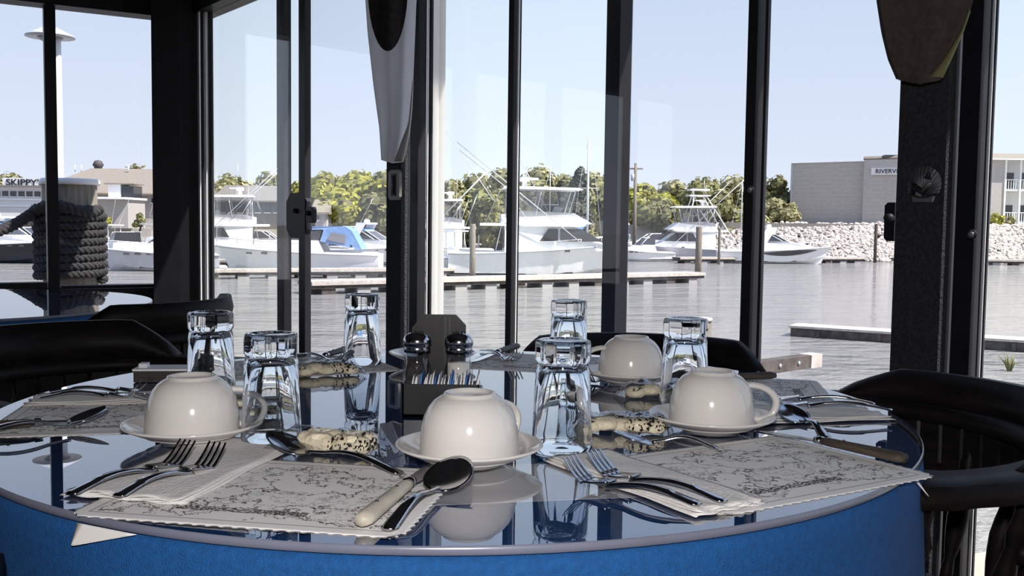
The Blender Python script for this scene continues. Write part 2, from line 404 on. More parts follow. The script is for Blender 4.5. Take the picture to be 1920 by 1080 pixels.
for px, py, lb in ((1407, 357, 'small bolt head on the black mullion above the water, higher one'), (1822, 440, 'bright bolt head on the black frame right of the column'), (303, 403, 'black block catch on the corner post')):
    U = UL if px < 310 else UR
    pm = wall_thing(px, py, U, .055); t = thing('bolt' if px > 400 else 'window_catch', lb, 'bolt' if px > 400 else 'catch', pm, AR if U is UR else AL)
    if px > 400:
        mb = MB(); mb.lathe([(.007, 0), (.0065, .003), (.004, .0055), (0, .006)], 10, M=Matrix.Rotation(PI / 2, 4, 'X')); mb.build('bolt_head', greystrip, t)
        mb = MB(); mb.lathe([(.011, -.001), (.011, .0015)], 10, M=Matrix.Rotation(PI / 2, 4, 'X')); mb.build('washer', black2, t)
    else:
        mb = MB(); mb.box((0, 0, 0), (.05, .06, .085)); mb.build('catch_body', black, t)
# thermometer plaque
p = wall_thing(743, 347, UR, .07); t = thing('thermometer', 'grey framed narrow thermometer plate on the post beside the hanging white flag', 'thermometer', p, AR)
mb = MB(); wd, hh = .078, .112
mb.prism([(-wd / 2, -hh / 2 + .012), (-wd / 2 + .012, -hh / 2), (wd / 2 - .012, -hh / 2), (wd / 2, -hh / 2 + .012), (wd / 2, hh / 2 - .012), (wd / 2 - .012, hh / 2), (-wd / 2 + .012, hh / 2), (-wd / 2, hh / 2 - .012)], 0, .012, M=Matrix.Rotation(PI / 2, 4, 'X'))
mb.build('plate', mat('dull_silver_plate', (.20, .19, .18), .5, .3), t)
mb = MB(); mb.box((0, -.013, 0), (.030, .004, .084)); mb.build('scale_strip', black2, t)
mb = MB(); mb.tube([(0, -.018, -.035), (0, -.018, .035)], .004, 6); mb.build('tube', greystrip, t)
# scallop shell plaque on the column
p = wall_thing(1736, 346, UR, .058); t = thing('scallop_shell_plaque', 'small dark metal scallop shell ornament on the textured column', 'ornament', p, AR)
mb = MB(); R_ = .038; n = 17; ring = []
cx_, cz_ = 0, -R_ * .72
vs = []; fs = []
NA = n * 4; NRr = 6
for j in range(NRr + 1):
    for i in range(NA + 1):
        th = math.radians(-28 + 236 * i / NA); rr = R_ * 1.0
        ox, oz = rr * math.cos(th), rr * math.sin(th) * 1.0
        ox *= 1 + .03 * math.cos(i / 4 * 2 * PI); oz *= 1 + .03 * math.cos(i / 4 * 2 * PI)
        f = .12 + .88 * j / NRr
        x = cx_ + (ox - cx_) * f; z = cz_ + (oz - cz_) * f
        y = -.004 - .010 * math.sin(PI * min(1, f * .9)) - .0022 * math.cos(i / 4 * 2 * PI) * f
        vs.append((x, y, z))
for j in range(NRr):
    for i in range(NA): a = j * (NA + 1) + i; fs.append((a, a + 1, a + NA + 2, a + NA + 1))
mb.add(vs, fs, True)
mb.build('shell', mat('tarnished_pewter', (.10, .10, .11), .45, .5, var=.5, scale=30), t)
mb = MB(); mb.prism([(-.021, -.037), (.021, -.037), (.024, -.025), (.008, -.029), (-.008, -.029), (-.024, -.025)], 0, .012, M=Matrix.Rotation(PI / 2, 4, 'X')); mb.build('hinge', mat('worn_pewter', (.19, .19, .20), .4, .5), t)
mb = MB(); mb.tube([(.012, -.016, .012), (.016, -.018, .022), (.022, -.018, .024)], [.008, .005, .002], 6); mb.tube([(-.02, -.016, -.02), (-.016, -.02, -.004), (.004, -.019, -.016), (.02, -.016, .002)], [.006, .009, .008, .003], 6); mb.build('relief', black2, t)

# ------------------------------------------------------------------ hanging flags
def lerp_tab(tab, y):
    for (y0, v0), (y1, v1) in zip(tab, tab[1:]):
        if y <= y1: return v0 + (v1 - v0) * max(0, (y - y0)) / (y1 - y0)
    return tab[-1][1]
def hanging(name, label, lt, rt, y0, ptop, pbot, m, amp, nf, yb=0.):
    def P(px, py, off=0.):
        l = lerp_tab(lt, py); r = lerp_tab(rt, py); q = (px - l) / (r - l)
        return ay(px, py, y0 + amp * math.sin(q * nf * 2 * PI + py * .004) * (.4 + .6 * q) + yb * q + off)
    mb = MB()
    mb.sheet(lambda u, v: P(lerp_tab(lt, ptop + (lerp_tab(pbot, u) - ptop) * v) * (1 - u) + lerp_tab(rt, ptop + (lerp_tab(pbot, u) - ptop) * v) * u, ptop + (lerp_tab(pbot, u) - ptop) * v), 40, 50, .002)
    o = thing(name, label, 'flag', P((lt[0][1] + rt[0][1]) / 2, ptop)); 
    k = mb.build('cloth', m, None); k.parent = o; k.matrix_parent_inverse = Matrix.Translation(-o.location)
    return o, P
flag_white = mat('white_flag_cloth', (.84, .84, .88), .9, var=.10, scale=9, stretch=(3, 3, .6), transl=.72, bump=.3)
flag_brown = mat('brown_flag_cloth', (.13, .10, .09), .95, var=.25, scale=90, transl=.5)
f1, P1 = hanging('hanging_flag', 'white cloth flag with a dark disc hanging by the central window post',
    [(-330, 660), (0, 685), (60, 689), (160, 700), (240, 711), (306, 715)], [(-330, 800), (0, 781), (100, 777), (200, 773), (250, 768), (306, 755)], 3.55, -315, [(0, 300), (.5, 306), (1, 304)], flag_white, .022, 1.6)
mb = MB(); vs = []; fs = []
for j in range(9):
    for i in range(36):
        a = 2 * PI * i / 36; f = max(.02, j / 8); px = 727 + 38 * f * math.cos(a); py = -30 + 126 * f * math.sin(a) * (1 if math.sin(a) > 0 else 1.1)
        px = min(px, lerp_tab(rt := [(-330, 800), (0, 781), (100, 777), (300, 757)], py) - 3)
        vs.append(P1(px, py, -.004))
for j in range(8):
    for i in range(36): fs.append((j * 36 + i, j * 36 + (i + 1) % 36, (j + 1) * 36 + (i + 1) % 36, (j + 1) * 36 + i))
mb.add(vs, fs, True); o = mb.build('dark_disc', mat('dark_flag_print', (.018, .014, .016), .95, var=.4, scale=60), f1); o.matrix_parent_inverse = Matrix.Translation(-f1.location)
mb = MB(); mb.sheet(lambda u, v: P1(lerp_tab([(150, 774), (230, 766), (306, 736)], 150 + 150 * v) + (lerp_tab([(0, 781), (200, 773), (250, 768), (306, 755)], 150 + 150 * v) - lerp_tab([(150, 774), (230, 766), (306, 736)], 150 + 150 * v)) * u, 150 + 153 * v, -.008 - .012 * math.sin(u * PI)), 6, 14, .001)
o = mb.build('folded_hem', mat('pale_hem_cloth', (.60, .59, .58), .9, transl=.4), f1); o.matrix_parent_inverse = Matrix.Translation(-f1.location)
LT2 = [(-900, 1590), (-200, 1632), (0, 1646), (60, 1655), (110, 1667), (157, 1687)]; RT2 = [(-900, 1900), (-200, 1850), (0, 1825), (60, 1805), (110, 1783), (157, 1762)]
f2, P2 = hanging('hanging_flag', 'brown cloth flag with a yellow lined edge hanging before the textured column',
    LT2, RT2, 1.98, -880, [(0, 150), (.15, 153), (.5, 158), (1, 150)], flag_brown, .012, 1.2, -.03)
mb = MB(); mb.sheet(lambda u, v: P2(lerp_tab(RT2, 20 + 126 * v) - (3 + 20 * v ** 2.2) * (1 - u) + 1, 20 + 126 * v - 2 * (1 - u), -.010 - .006 * math.sin(u * PI)), 4, 14, .001)
o = mb.build('yellow_edge', mat('dull_yellow_lining', (.17, .16, .07), .9), f2); o.matrix_parent_inverse = Matrix.Translation(-f2.location)
mb = MB(); mb.tube([P2(lerp_tab(LT2, y), y, -.004) for y in range(-200, 158, 12)] , .003, 5)
o = mb.build('dark_seam', mat('dark_seam', (.02, .018, .018), .9), f2); o.matrix_parent_inverse = Matrix.Translation(-f2.location)
# small pale curtain outside the white frame
mb = MB(); LTc = [(-330, 806), (240, 806), (300, 806)]; RTc = [(-330, 838), (220, 834), (310, 818)]
mb.sheet(lambda u, v: ay(lerp_tab(LTc, -320 + 625 * v) * (1 - u) + lerp_tab(RTc, -320 + 625 * v) * u, -320 + 625 * v, 4.05 + .02 * math.sin(u * 9)), 12, 20, .002)
tag(mb.build('curtain', mat('grey_sheer_curtain', (.62, .62, .66), .9, transl=.7)), 'narrow pale grey curtain hanging against the white window frame', 'curtain')

# ------------------------------------------------------------------ tables
TC = Vector((-.078, 1.373)); TR = .607; TZ = .76
def dining_table(c, label, lab2, lab3, drop=.2, z=TZ, seed=1):
    t = thing('round_table', label, 'table', (c.x, c.y, 0))
    mb = MB(); mb.lathe([(TR - .015, z - .035), (TR - .012, z - .0105), (0, z - .0105)], 48); mb.build('tabletop', chairwood2, t)
    mb = MB(); mb.lathe([(.05, .04), (.04, .1), (.045, .3), (.035, .5), (.06, .68), (.16, z - .036)], 20); mb.build('pedestal', black, t)
    mb = MB(); mb.lathe([(.30, 0), (.30, .02), (.08, .045), (0, .045)], 24); mb.build('base', black, t)
    n = 144; vs = []; fs = []
    rings = [(0, z - .0095), (.2, z - .0095), (.4, z - .0095), (.55, z - .0095), (TR - .009, z - .0095), (TR - .001, z - .012), (TR + .002, z - .02)]
    for k in range(1, 9): rings.append((TR + .002 + .006 * k / 8, z - .02 - drop * k / 8))
    for j, (r, zz) in enumerate(rings):
        for i in range(n):
            a = 2 * PI * i / n; fd = max(0, (j - 6) / 8)
            rr = max(r, .001) + fd * (.010 * math.sin(9 * a + seed) + .007 * math.sin(16 * a + 2 * seed))
            vs.append((rr * math.cos(a), rr * math.sin(a), zz))
    for j in range(len(rings) - 1):
        for i in range(n): fs.append((j * n + i, j * n + (i + 1) % n, (j + 1) * n + (i + 1) % n, (j + 1) * n + i))
    mb = MB(); mb.add(vs, fs, True); o = mb.build('tablecloth', cloth_blue); o.location = (c.x, c.y, 0); tag(o, lab2, 'tablecloth')
    mb = MB(); r = TR + .002
    prof_ = [(0, 0), (r - .0015, 0), (r, -.0015), (r, -.0065), (r - .0015, -.008)]
    vs = []; fs = []; n = 160
    mb.v.append((0, 0, 0))
    for (rr, zz) in prof_[1:]:
        for i in range(n): a = 2 * PI * i / n; mb.v.append((rr * math.cos(a), rr * math.sin(a), zz))
    for i in range(n): mb.f.append([0, 1 + i, 1 + (i + 1) % n]); mb.sm.append(False); mb.mi.append(0)
    for j in range(3):
        for i in range(n): mb.f.append([1 + j * n + i, 1 + j * n + n + i, 1 + j * n + n + (i + 1) % n, 1 + j * n + (i + 1) % n]); mb.sm.append(True); mb.mi.append(1)
    o = mb.build('glass_top', [table_glass, glass_edge]); o.location = (c.x, c.y, z); tag(o, lab3, 'glass top')
dining_table(TC, 'round pedestal table under the blue cloth in the foreground', 'bright blue cloth hanging from the near round table', 'clear round glass top covering the near blue table')
dining_table(Vector((-1.71, 2.907)), 'round table behind at the left window beside the roped piling', 'dark blue cloth on the far left table by the window', 'reflective glass top of the far left table', seed=3)

# ------------------------------------------------------------------ paper: mats and napkins
def map_paper():
    m, t, b = new_mat('printed_map_paper'); b.inputs['Roughness'].default_value = .85
    co = t.nodes.new('ShaderNodeTexCoord'); N = t.nodes.new; Lk = t.links.new
    def M_(op, a, b_=None, c=None):
        n = N('ShaderNodeMath'); n.operation = op
        for i, v in enumerate((a, b_, c)):
            if v is None: continue
            if hasattr(v, 'is_linked') or hasattr(v, 'links'): Lk(v, n.inputs[i])
            else: n.inputs[i].default_value = v
        return n.outputs[0]
    def nz(sc, det=4, vec=None, rough=.5):
        n = N('ShaderNodeTexNoise'); n.inputs['Scale'].default_value = sc; n.inputs['Detail'].default_value = det; n.inputs['Roughness'].default_value = rough
        Lk(vec or co.outputs['Object'], n.inputs[0]); return n.outputs[0]
    sep = N('ShaderNodeSeparateXYZ'); Lk(co.outputs['Object'], sep.inputs[0])
    X, Y = sep.outputs[0], sep.outputs[1]
    a = nz(17, 7, rough=.62); coast = M_('LESS_THAN', M_('ABSOLUTE', M_('SUBTRACT', a, .5)), .008)
    a2 = nz(36, 5, rough=.65); roads = M_('MULTIPLY', M_('LESS_THAN', M_('ABSOLUTE', M_('SUBTRACT', a2, .52)), .007), M_('GREATER_THAN', a, .5))
    mp = N('ShaderNodeMapping'); mp.inputs['Scale'].default_value = (260, 420, 1); Lk(co.outputs['Object'], mp.inputs[0])
    let = nz(1, 1, mp.outputs[0]); mp2 = N('ShaderNodeMapping'); mp2.inputs['Scale'].default_value = (14, 55, 1); Lk(co.outputs['Object'], mp2.inputs[0])
    rowm = M_('GREATER_THAN', nz(1, 1, mp2.outputs[0]), .62); text = M_('MULTIPLY', M_('GREATER_THAN', let, .53), rowm)
    # title blobs along the lower edge
    band = M_('MULTIPLY', M_('LESS_THAN', M_('ABSOLUTE', M_('ADD', Y, .068)), .006), M_('LESS_THAN', M_('ABSOLUTE', M_('ADD', X, .01)), .062))
    title = M_('MULTIPLY', band, M_('GREATER_THAN', let, .46))
    # ruled border
    bx = M_('MAXIMUM', M_('MULTIPLY', M_('LESS_THAN', M_('ABSOLUTE', M_('SUBTRACT', M_('ABSOLUTE', X), .136)), .0010), M_('LESS_THAN', M_('ABSOLUTE', Y), .098)),
            M_('MULTIPLY', M_('LESS_THAN', M_('ABSOLUTE', M_('SUBTRACT', M_('ABSOLUTE', Y), .098)), .0010), M_('LESS_THAN', M_('ABSOLUTE', X), .136)))
    inside = M_('MULTIPLY', M_('LESS_THAN', M_('ABSOLUTE', X), .132), M_('LESS_THAN', M_('ABSOLUTE', Y), .094))
    ink = M_('MULTIPLY', M_('MAXIMUM', M_('MAXIMUM', coast, M_('MULTIPLY', roads, .7)), M_('MAXIMUM', M_('MULTIPLY', text, .75), title)), inside)
    ink = M_('MAXIMUM', ink, M_('MULTIPLY', bx, .55))
    mx = N('ShaderNodeMix'); mx.data_type = 'RGBA'; Lk(ink, mx.inputs[0]); mx.inputs[6].default_value = (.80, .775, .76, 1); mx.inputs[7].default_value = (.07, .06, .055, 1)
    Lk(mx.outputs[2], b.inputs['Base Color']); return m
mapm = map_paper()
mat_edge = mat('plain_mat_paper', (.80, .775, .755), .85)
def placemat(c, rot, label, w=.30, h=.225, z=TZ + .0006, curl=None):
    def fn(u, v):
        x = (u - .5) * w; y = (v - .5) * h
        sc = .0016 * math.cos(u * w / .012 * 2 * PI) * (1 if v in (0, 1) else 0); sc2 = .0016 * math.cos(v * h / .012 * 2 * PI) * (1 if u in (0, 1) else 0)
        # rounded corners
        cxr = max(0, abs(x) - (w / 2 - .02)); cyr = max(0, abs(y) - (h / 2 - .02)); k = math.hypot(cxr, cyr)
        if k > .02: x -= math.copysign(cxr * (1 - .02 / k), x); y -= math.copysign(cyr * (1 - .02 / k), y)
        zz = 0
        if curl: zz = curl(x, y)
        return (x + sc2, y + (sc if v == 1 else -sc), zz)
    mb = MB(); mb.sheet(fn, 75, 56, .0004)
    o = mb.build('placemat', mapm); o.location = (c[0], c[1], z); o.rotation_euler = (0, 0, rot)
    return tag(o, label, 'placemat')
a1 = math.atan2(.77 - .83, -.082 + .375)
placemat((-.215, .918), a1 + .03, 'printed map placemat at the near left seat, under spoons and a cream knife')
v_ = Vector((.44 - .174, 1.003 - .845)).normalized(); n_ = Vector((-v_.y, v_.x)); a2_ = math.atan2(v_.y, v_.x)
FRp = Vector((.445, 1.006)); cm = FRp - v_ * .15 + n_ * .1125
def curl_r(x, y):
    k = max(0, (x - .115)) * max(0, (-y - .05)); return -k * 3.0 if False else 0
placemat(cm, a2_, 'printed map placemat at the near right seat, under the wood handled knife')
placemat((-.495, 1.265), math.radians(12), 'printed map placemat at the left seat behind the front forks')
placemat((.375, 1.51), math.radians(102 - 22), 'placemat at the far right seat partly under a white napkin')
placemat((.075, 1.80), math.radians(-14), 'placemat on the far side beyond the faceted glasses')
placemat((-.37, 1.72), math.radians(28), 'placemat at the far left seat behind the glasses')
# mat corner hanging below the glass rim and curled corner at the right rim
def flap(p, q, r, label):
    mb = MB(); P_, Q_, R__ = Vector(p), Vector(q), Vector(r)
    def fn(u, v):
        a = P_.lerp(Q_, u); b = R__; return a.lerp(b, v * .96) + Vector((0, 0, 0))
    mb.sheet(fn, 8, 8, .0006); return tag(mb.build('paper_corner', mat_edge), label, 'paper')
def rimp(px, py, z, out=.012):
    p = az(px, py, z); d = Vector((p.x - TC.x, p.y - TC.y)); 
    return p
def onrim(ang, r, z): return Vector((TC.x + r * math.cos(ang), TC.y + r * math.sin(ang), z))
def rim_ang(px, py):
    p = az(px, py, TZ); return math.atan2(p.y - TC.y, p.x - TC.x)
ga, gb = rim_ang(162, 960), rim_ang(236, 978)
flap(onrim(ga, TR + .0055, TZ - .007), onrim(gb + .03, TR + .0055, TZ - .007), onrim(ga, TR + .012, TZ - .026), 'white paper corner hanging below the glass rim at front left')
ga, gb = rim_ang(1756, 895), rim_ang(1705, 895)
flap(onrim(ga, TR + .006, TZ + .001), onrim(gb + .02, TR + .004, TZ + .001), onrim(ga, TR + .024, TZ - .022), 'curled white paper corner hanging over the right rim')

def under_sheet(pts, label):
    w_ = [az(px, py, TZ - .0088) for px, py in pts]; mb = MB(); n = len(w_)
    mb.prism([(p.x, p.y) for p in w_], TZ - .0091, TZ - .0086); return tag(mb.build('paper_sheet', mat_edge), label, 'paper')
under_sheet([(800, 948), (1262, 929), (1110, 868), (830, 872)], 'plain white paper sheet under the glass in front of the middle saucer')
under_sheet([(172, 972), (480, 1000), (420, 905), (215, 900)], 'white paper sheet under the glass below the front left placemat')
def napkin(p0, p1, width, label, side=1, rot2=0., z=TZ + .0014, layers=3, lift=.0):
    """p0 the near end, p1 the far end in metres; width to the +side"""
    d = Vector((p1[0] - p0[0], p1[1] - p0[1])); L = d.length; d.normalize(); ang = math.atan2(d.y, d.x)
    t = thing('paper_napkin', label, 'napkin', (p0[0], p0[1], z), ang)
    for k in range(layers):
        mb = MB(); sh = .004 * k; ww = width - .006 * k
        def fn(u, v, k=k, sh=sh, ww=ww):
            x = u * L + .0025 * math.sin(v * 21 + k * 2) * (1 if u in (0, 1) else 0) + sh * .5; y = side * (sh + v * ww) + .001 * math.sin(u * 15 + k)
            zz = .0007 + k * .0016 + .0007 * math.sin(u * 7 + k + v * 4) + (.0016 * math.sin(v * 16 + k * 1.7) * max(0, 1 - u * 9) if k else 0) + lift * (u ** 2) * (k + 1) / layers
            return (x, y, max(.0004, zz))
        mb.sheet(fn, 26, 16, .0005)
        mb.build('napkin_layer', napkin_m, t)
    return t
def W(px, py, z=TZ): v = az(px, py, z); return (v.x, v.y)
napkin(W(112, 933), (W(112, 933)[0] + .052, W(112, 933)[1] + .245), .125, 'white folded napkin under the two forks at front left', side=-1)
_p = Vector(W(1305, 975)); _d = (Vector(W(1020, 868)) - _p).normalized()
napkin(_p, _p + _d * .235, .09, 'white folded napkin under the two forks at front right', side=-1)
_p = Vector(W(1680, 790)); _d = (Vector(W(1440, 798)) - _p).normalized()
napkin(_p, _p + _d * .215, .105, 'white napkin at the right rim beside the right hand cup', side=-1, lift=.004)
_p = Vector(W(40, 764)); _d = (Vector(W(285, 758)) - _p).normalized()
napkin(_p, _p + _d * .17, .085, 'white folded napkin with forks at the left rim of the table', side=1)
_p = Vector(W(470, 700)); napkin(_p, _p + Vector((.12, .05)), .09, 'white napkin lying behind the left pair of glasses', side=1)

# ------------------------------------------------------------------ cutlery
def arc_z(s, hi, neck): return hi * math.sin(PI * min(1, s / neck)) ** 1.0
def make_fork(L=.235, th=.0022):
    h = MB(); hs = .66 * L; secs = []
    for i in range(25):
        s = i / 24; x = s * hs
        wd = (.0085 - .0050 * min(1, s * 1.15) ** .8) if s < .85 else .0035 + (s - .85) / .15 * .0075
        if s < .04: wd *= .6 + .4 * (s / .04)
        zz = .001 + .0065 * math.sin(PI * min(1, s * .96)) ** 1.3
        t2 = th * (.9 + .5 * (s > .3))
        secs.append([(x, -wd, zz + .0004), (x, -wd * .6, zz - t2 * .5 + .0004), (x, wd * .6, zz - t2 * .5 + .0004), (x, wd, zz + .0004), (x, wd * .6, zz + t2), (x, -wd * .6, zz + t2)])
    h.loft(secs)
    g = MB(); secs = []
    for i in range(9):
        s = i / 8; x = hs - .001 + s * .028; wd = .0105 + .0028 * math.sin(s * PI / 2); zz = .0028 - .0022 * math.sin(s * PI * .5) + .0018 * (1 - s) ** 2
        secs.append([(x, -wd, zz + .0022), (x, -wd * .5, zz), (x, wd * .5, zz), (x, wd, zz + .0022), (x, wd * .5, zz + .0022), (x, -wd * .5, zz + .0022)])
    g.loft(secs); tn = []
    x0 = hs + .026
    for k in range(4):
        m = MB(); y0 = (k - 1.5) * .0070; tl = L - x0; secs = []
        for i in range(9):
            s = i / 8; x = x0 + s * tl; wd = .0021 * (1 - .55 * s); zz = .0006 + .021 * s ** 1.35; y = y0 * (1 - .06 * s)
            secs.append([(x, y - wd, zz), (x, y + wd, zz), (x, y + wd, zz + .0018 * (1 - .4 * s)), (x, y - wd, zz + .0018 * (1 - .4 * s))])
        m.loft(secs, smooth=False); tn.append(m)
    return h, g, tn
def cutlery_root(name, label, cat, pa, pb, z, group=None):
    d = Vector((pb[0] - pa[0], pb[1] - pa[1])); return thing(name, label, cat, (pa[0], pa[1], z), math.atan2(d.y, d.x), group), d.length
def fork(pa, pb, label, z=TZ + .0065):
    t, L = cutlery_root('fork', label, 'fork', pa, pb, z)
    h, g, tn = make_fork(L); h.build('handle', chrome, t); g.build('fork_head', chrome, t)
    for m in tn: m.build('tine', chrome, t)
    return t
def spoon(pa, pb, label, z=TZ + .002, bw=.021, flip=1):
    t, L = cutlery_root('spoon', label, 'spoon', pa, pb, z); bl = bw * 2.75; hs = L - bl
    h = MB(); secs = []
    for i in range(25):
        s = i / 24; x = s * (hs + .003); wd = .0085 - .0052 * min(1, s * 1.2) ** .8
        if s < .04: wd *= .6 + .4 * s / .04
        zz = .0012 + .012 * math.sin(PI * min(1, s * .93)) ** 1.3 + (.004 * ((s - .8) / .2) if s > .8 else 0); t2 = .0022
        secs.append([(x, -wd, zz), (x, -wd * .6, zz - t2 * .5), (x, wd * .6, zz - t2 * .5), (x, wd, zz), (x, wd * .6, zz + t2), (x, -wd * .6, zz + t2)])
    h.loft(secs); h.build('handle', chrome, t)
    b = MB(); n = 28; m = 8; vs = []; fs = []
    for lay in (0, 1):
        for j in range(m + 1):
            f = j / m
            for i in range(n):
                a = 2 * PI * i / n; ex = bl / 2 * f * math.cos(a); ey = bw * f * math.sin(a) * (1 - .12 * math.cos(a))
                zz = .0040 - .0040 * (1 - f * f) - lay * .0012 + .30 * (ex + bl / 2)
                vs.append((hs + bl / 2 + ex, ey, zz + .0012))
    base = (m + 1) * n
    for lay in (0, 1):
        for j in range(m):
            for i in range(n):
                q = [lay * base + j * n + i, lay * base + j * n + (i + 1) % n, lay * base + (j + 1) * n + (i + 1) % n, lay * base + (j + 1) * n + i]
                fs.append(tuple(q if lay == 0 else q[::-1]))
    for i in range(n): fs.append((m * n + i, m * n + (i + 1) % n, base + m * n + (i + 1) % n, base + m * n + i))
    b.add(vs, fs, True); b.build('bowl', chrome, t); return t
def knife(pa, pb, label, hm, z=TZ + .002, hl=.105):
    t, L = cutlery_root('table_knife', label, 'knife', pa, pb, z)
    h = MB(); secs = []
    for i in range(13):
        s = i / 12; x = s * hl; r = .0092 * (1 - .25 * s) * (.75 if i in (0, 12) else 1); a = [(x, r * math.cos(k * PI / 4), .0075 + r * .72 * math.sin(k * PI / 4)) for k in range(8)]; secs.append(a)
    h.loft(secs); h.build('handle', hm, t)
    rv = MB()
    for xx in (.3, .72): rv = MB(); rv.lathe([(.002, 0), (.002, .001), (0, .0012)], 8, c=(xx * hl, 0, .0075 + .0064 * (1 - .25 * xx))); rv.build('rivet', chrome, t)
    b = MB(); secs = []
    bo = MB(); bo.loft([[(x, r * math.cos(k * PI / 4), .0075 + r * .8 * math.sin(k * PI / 4)) for k in range(8)] for x, r in ((hl - .001, .0066), (hl + .008, .0058))]); bo.build('bolster', chrome, t)
    for i in range(15):
        s = i / 14; x = hl + .007 + s * (L - hl - .007); wd = .0065 + .0028 * math.sin(s * PI * .8); 
        if s > .75: wd *= math.sqrt(max(.02, 1 - ((s - .75) / .25) ** 2))
        zz = .0060 - .004 * s
        secs.append([(x, -wd, zz), (x, wd * .9, zz - .0002), (x, wd * .9, zz + .0016), (x, -wd, zz + .0004)])
    b.loft(secs, smooth=False); b.build('blade', chrome, t); return t
fork(W(130, 943), W(352, 826, TZ + .028), 'left one of the two forks on the front left napkin')
fork(W(219, 947), W(408, 830, TZ + .028), 'right one of the two forks on the front left napkin')
fork(W(1312, 962), W(1068, 856, TZ + .028), 'lower fork of the pair on the front right napkin')
fork(W(1360, 956), W(1112, 845, TZ + .028), 'upper fork of the pair on the front right napkin')
spoon(W(752, 894), W(505, 850), 'spoon lying across the top of the front left placemat')
spoon(W(726, 1001), W(864, 903), 'spoon with the dark bowl beside the cream knife in front of the middle cup', bw=.023)
knife(W(678, 998), W(818, 880), 'knife with cream handle on the front left placemat', cream_handle, hl=.125)
knife(W(1697, 876), W(1415, 814), 'knife with weathered wood handle on the front right placemat', wood_handle)
spoon(W(1548, 838), W(1472, 798), 'small spoon crossing the knife blade at the right', bw=.019, z=TZ + .009)
spoon(W(1345, 846), W(1150, 842), 'dark spoon at the top of the front right placemat', bw=.017)
fork(W(1672, 787), W(1432, 775), 'nearer fork on the right rim napkin beside the cup', z=TZ + .012)
fork(W(1640, 775), W(1425, 762), 'farther fork on the right rim napkin beside the cup', z=TZ + .012)
knife(W(1452, 714), W(1275, 722), 'wood handled knife sticking out behind the right cup', wood_handle)
knife(W(970, 657), W(884, 684), 'dark handled knife across the far placemat', mat('black_wood_handle', (.03, .027, .026), .5), hl=.10)
fork((W(905, 656)[0], W(905, 656)[1] - .03), (W(905, 656)[0] + .07, W(905, 656)[1] - .22), 'fork beside the shakers on the far side of the table', z=TZ + .002)
knife((W(0, 813)[0] - .06, W(0, 813)[1] - .03), W(140, 801), 'wood handled knife on the left placemat', wood_handle)
spoon((W(0, 832)[0] - .04, W(0, 832)[1] - .015), W(203, 797), 'spoon with dark bowl on the left placemat', bw=.018, z=TZ + .004)
fork(W(75, 757), W(265, 752), 'nearer fork on the left rim napkin', z=TZ + .007)
fork(W(95, 748), W(285, 743), 'farther fork on the left rim napkin', z=TZ + .007)
spoon(W(345, 742), W(262, 772), 'spoon whose bowl shows behind the left cup', bw=.022)
knife(W(655, 662), W(560, 690), 'knife on the far left placemat behind the cracker packet', mat('black_wood_handle', (.03, .027, .026), .5), hl=.10)
fork(W(560, 668), W(650, 690), 'fork on the far left placemat between two glasses', z=TZ + .003)
fork(W(1200, 712), W(1100, 720), 'fork peeking out below the back right saucer', z=TZ + .002)

# ------------------------------------------------------------------ cups and saucers
def saucer_mb(R=.0785):
    p = [(0, .0022), (R * .36, .0022), (R * .40, 0), (R * .45, 0), (R * .50, .0035), (R * .80, .0125), (R * .97, .0185), (R, .0205), (R * .985, .0222), (R * .955, .0215), (R * .80, .0165), (R * .60, .0085), (R * .52, .0062), (R * .40, .0058), (0, .0058)]
    m = MB(); m.lathe(p, 64); return m
def cup_body(R=.0525, H=.079):
    o = [(R - .0035, 0), (R, .001), (R + .0003, .006), (R - .0002, .022), (R - .0014, .036), (R - .0042, .050), (R - .0090, .061), (R - .0150, .069), (R - .0215, .0742), (R - .0245, .0755), (R - .0250, .0785), (R - .0262, H), (R - .0292, H - .0005), (R - .0302, H - .004), (0, H - .0045)]
    i = [(0, H - .010), (R - .030, H - .012), (R - .018, .060), (R - .0075, .036), (R - .0045, .015), (R - .0035, 0)]
    m = MB(); m.lathe(o, 64); m.lathe([q for q in i], 48); return m
def cup_handle(R=.0525):
    pts = [(R - .004, 0, .012), (R + .008, 0, .010), (R + .020, 0, .014), (R + .027, 0, .024), (R + .028, 0, .036), (R + .022, 0, .047), (R + .010, 0, .055), (R - .004, 0, .058), (R - .013, 0, .057)]
    # smooth
    out = []
    for k in range(len(pts) - 1):
        p0 = Vector(pts[max(k - 1, 0)]); p1 = Vector(pts[k]); p2 = Vector(pts[k + 1]); p3 = Vector(pts[min(k + 2, len(pts) - 1)])
        for s in (0, .25, .5, .75): out.append(.5 * ((2 * p1) + (p2 - p0) * s + (2 * p0 - 5 * p1 + 4 * p2 - p3) * s * s + (3 * p1 - p0 - 3 * p2 + p3) * s ** 3))
    out.append(Vector(pts[-1])); m = MB(); m.tube(out, .0062, 12, flat=.72, up=(1, 0, 0)); return m
SM = saucer_mb(); CB = cup_body(); CH = cup_handle()
sme = SM.build('saucer', ceramic); cupo = thing('coffee_cup', '', 'cup'); CB.v = [(x, y, z * .875) for x, y, z in CB.v]; CH.v = [(x, y, z * .875) for x, y, z in CH.v]; CB.build('cup_body', ceramic, cupo); CH.build('handle', ceramic, cupo)
first = [True]
def setting(px, py, hang, sl, cl, cup=True):
    p = az(px, py, TZ + .0205); zb = TZ + .0015
    if first[0]: s = sme; s.location = (p.x, p.y, zb)
    else: s = sme.copy(); C.objects.link(s); s.location = (p.x, p.y, zb)
    tag(s, sl, 'saucer')
    if cup:
        if first[0]: c = cupo; c.location = (p.x, p.y, zb + .0067); c.rotation_euler = (0, 0, hang); c['label'] = cl
        else: c = dup(cupo, (p.x, p.y, zb + .0067), hang, cl)
    first[0] = False
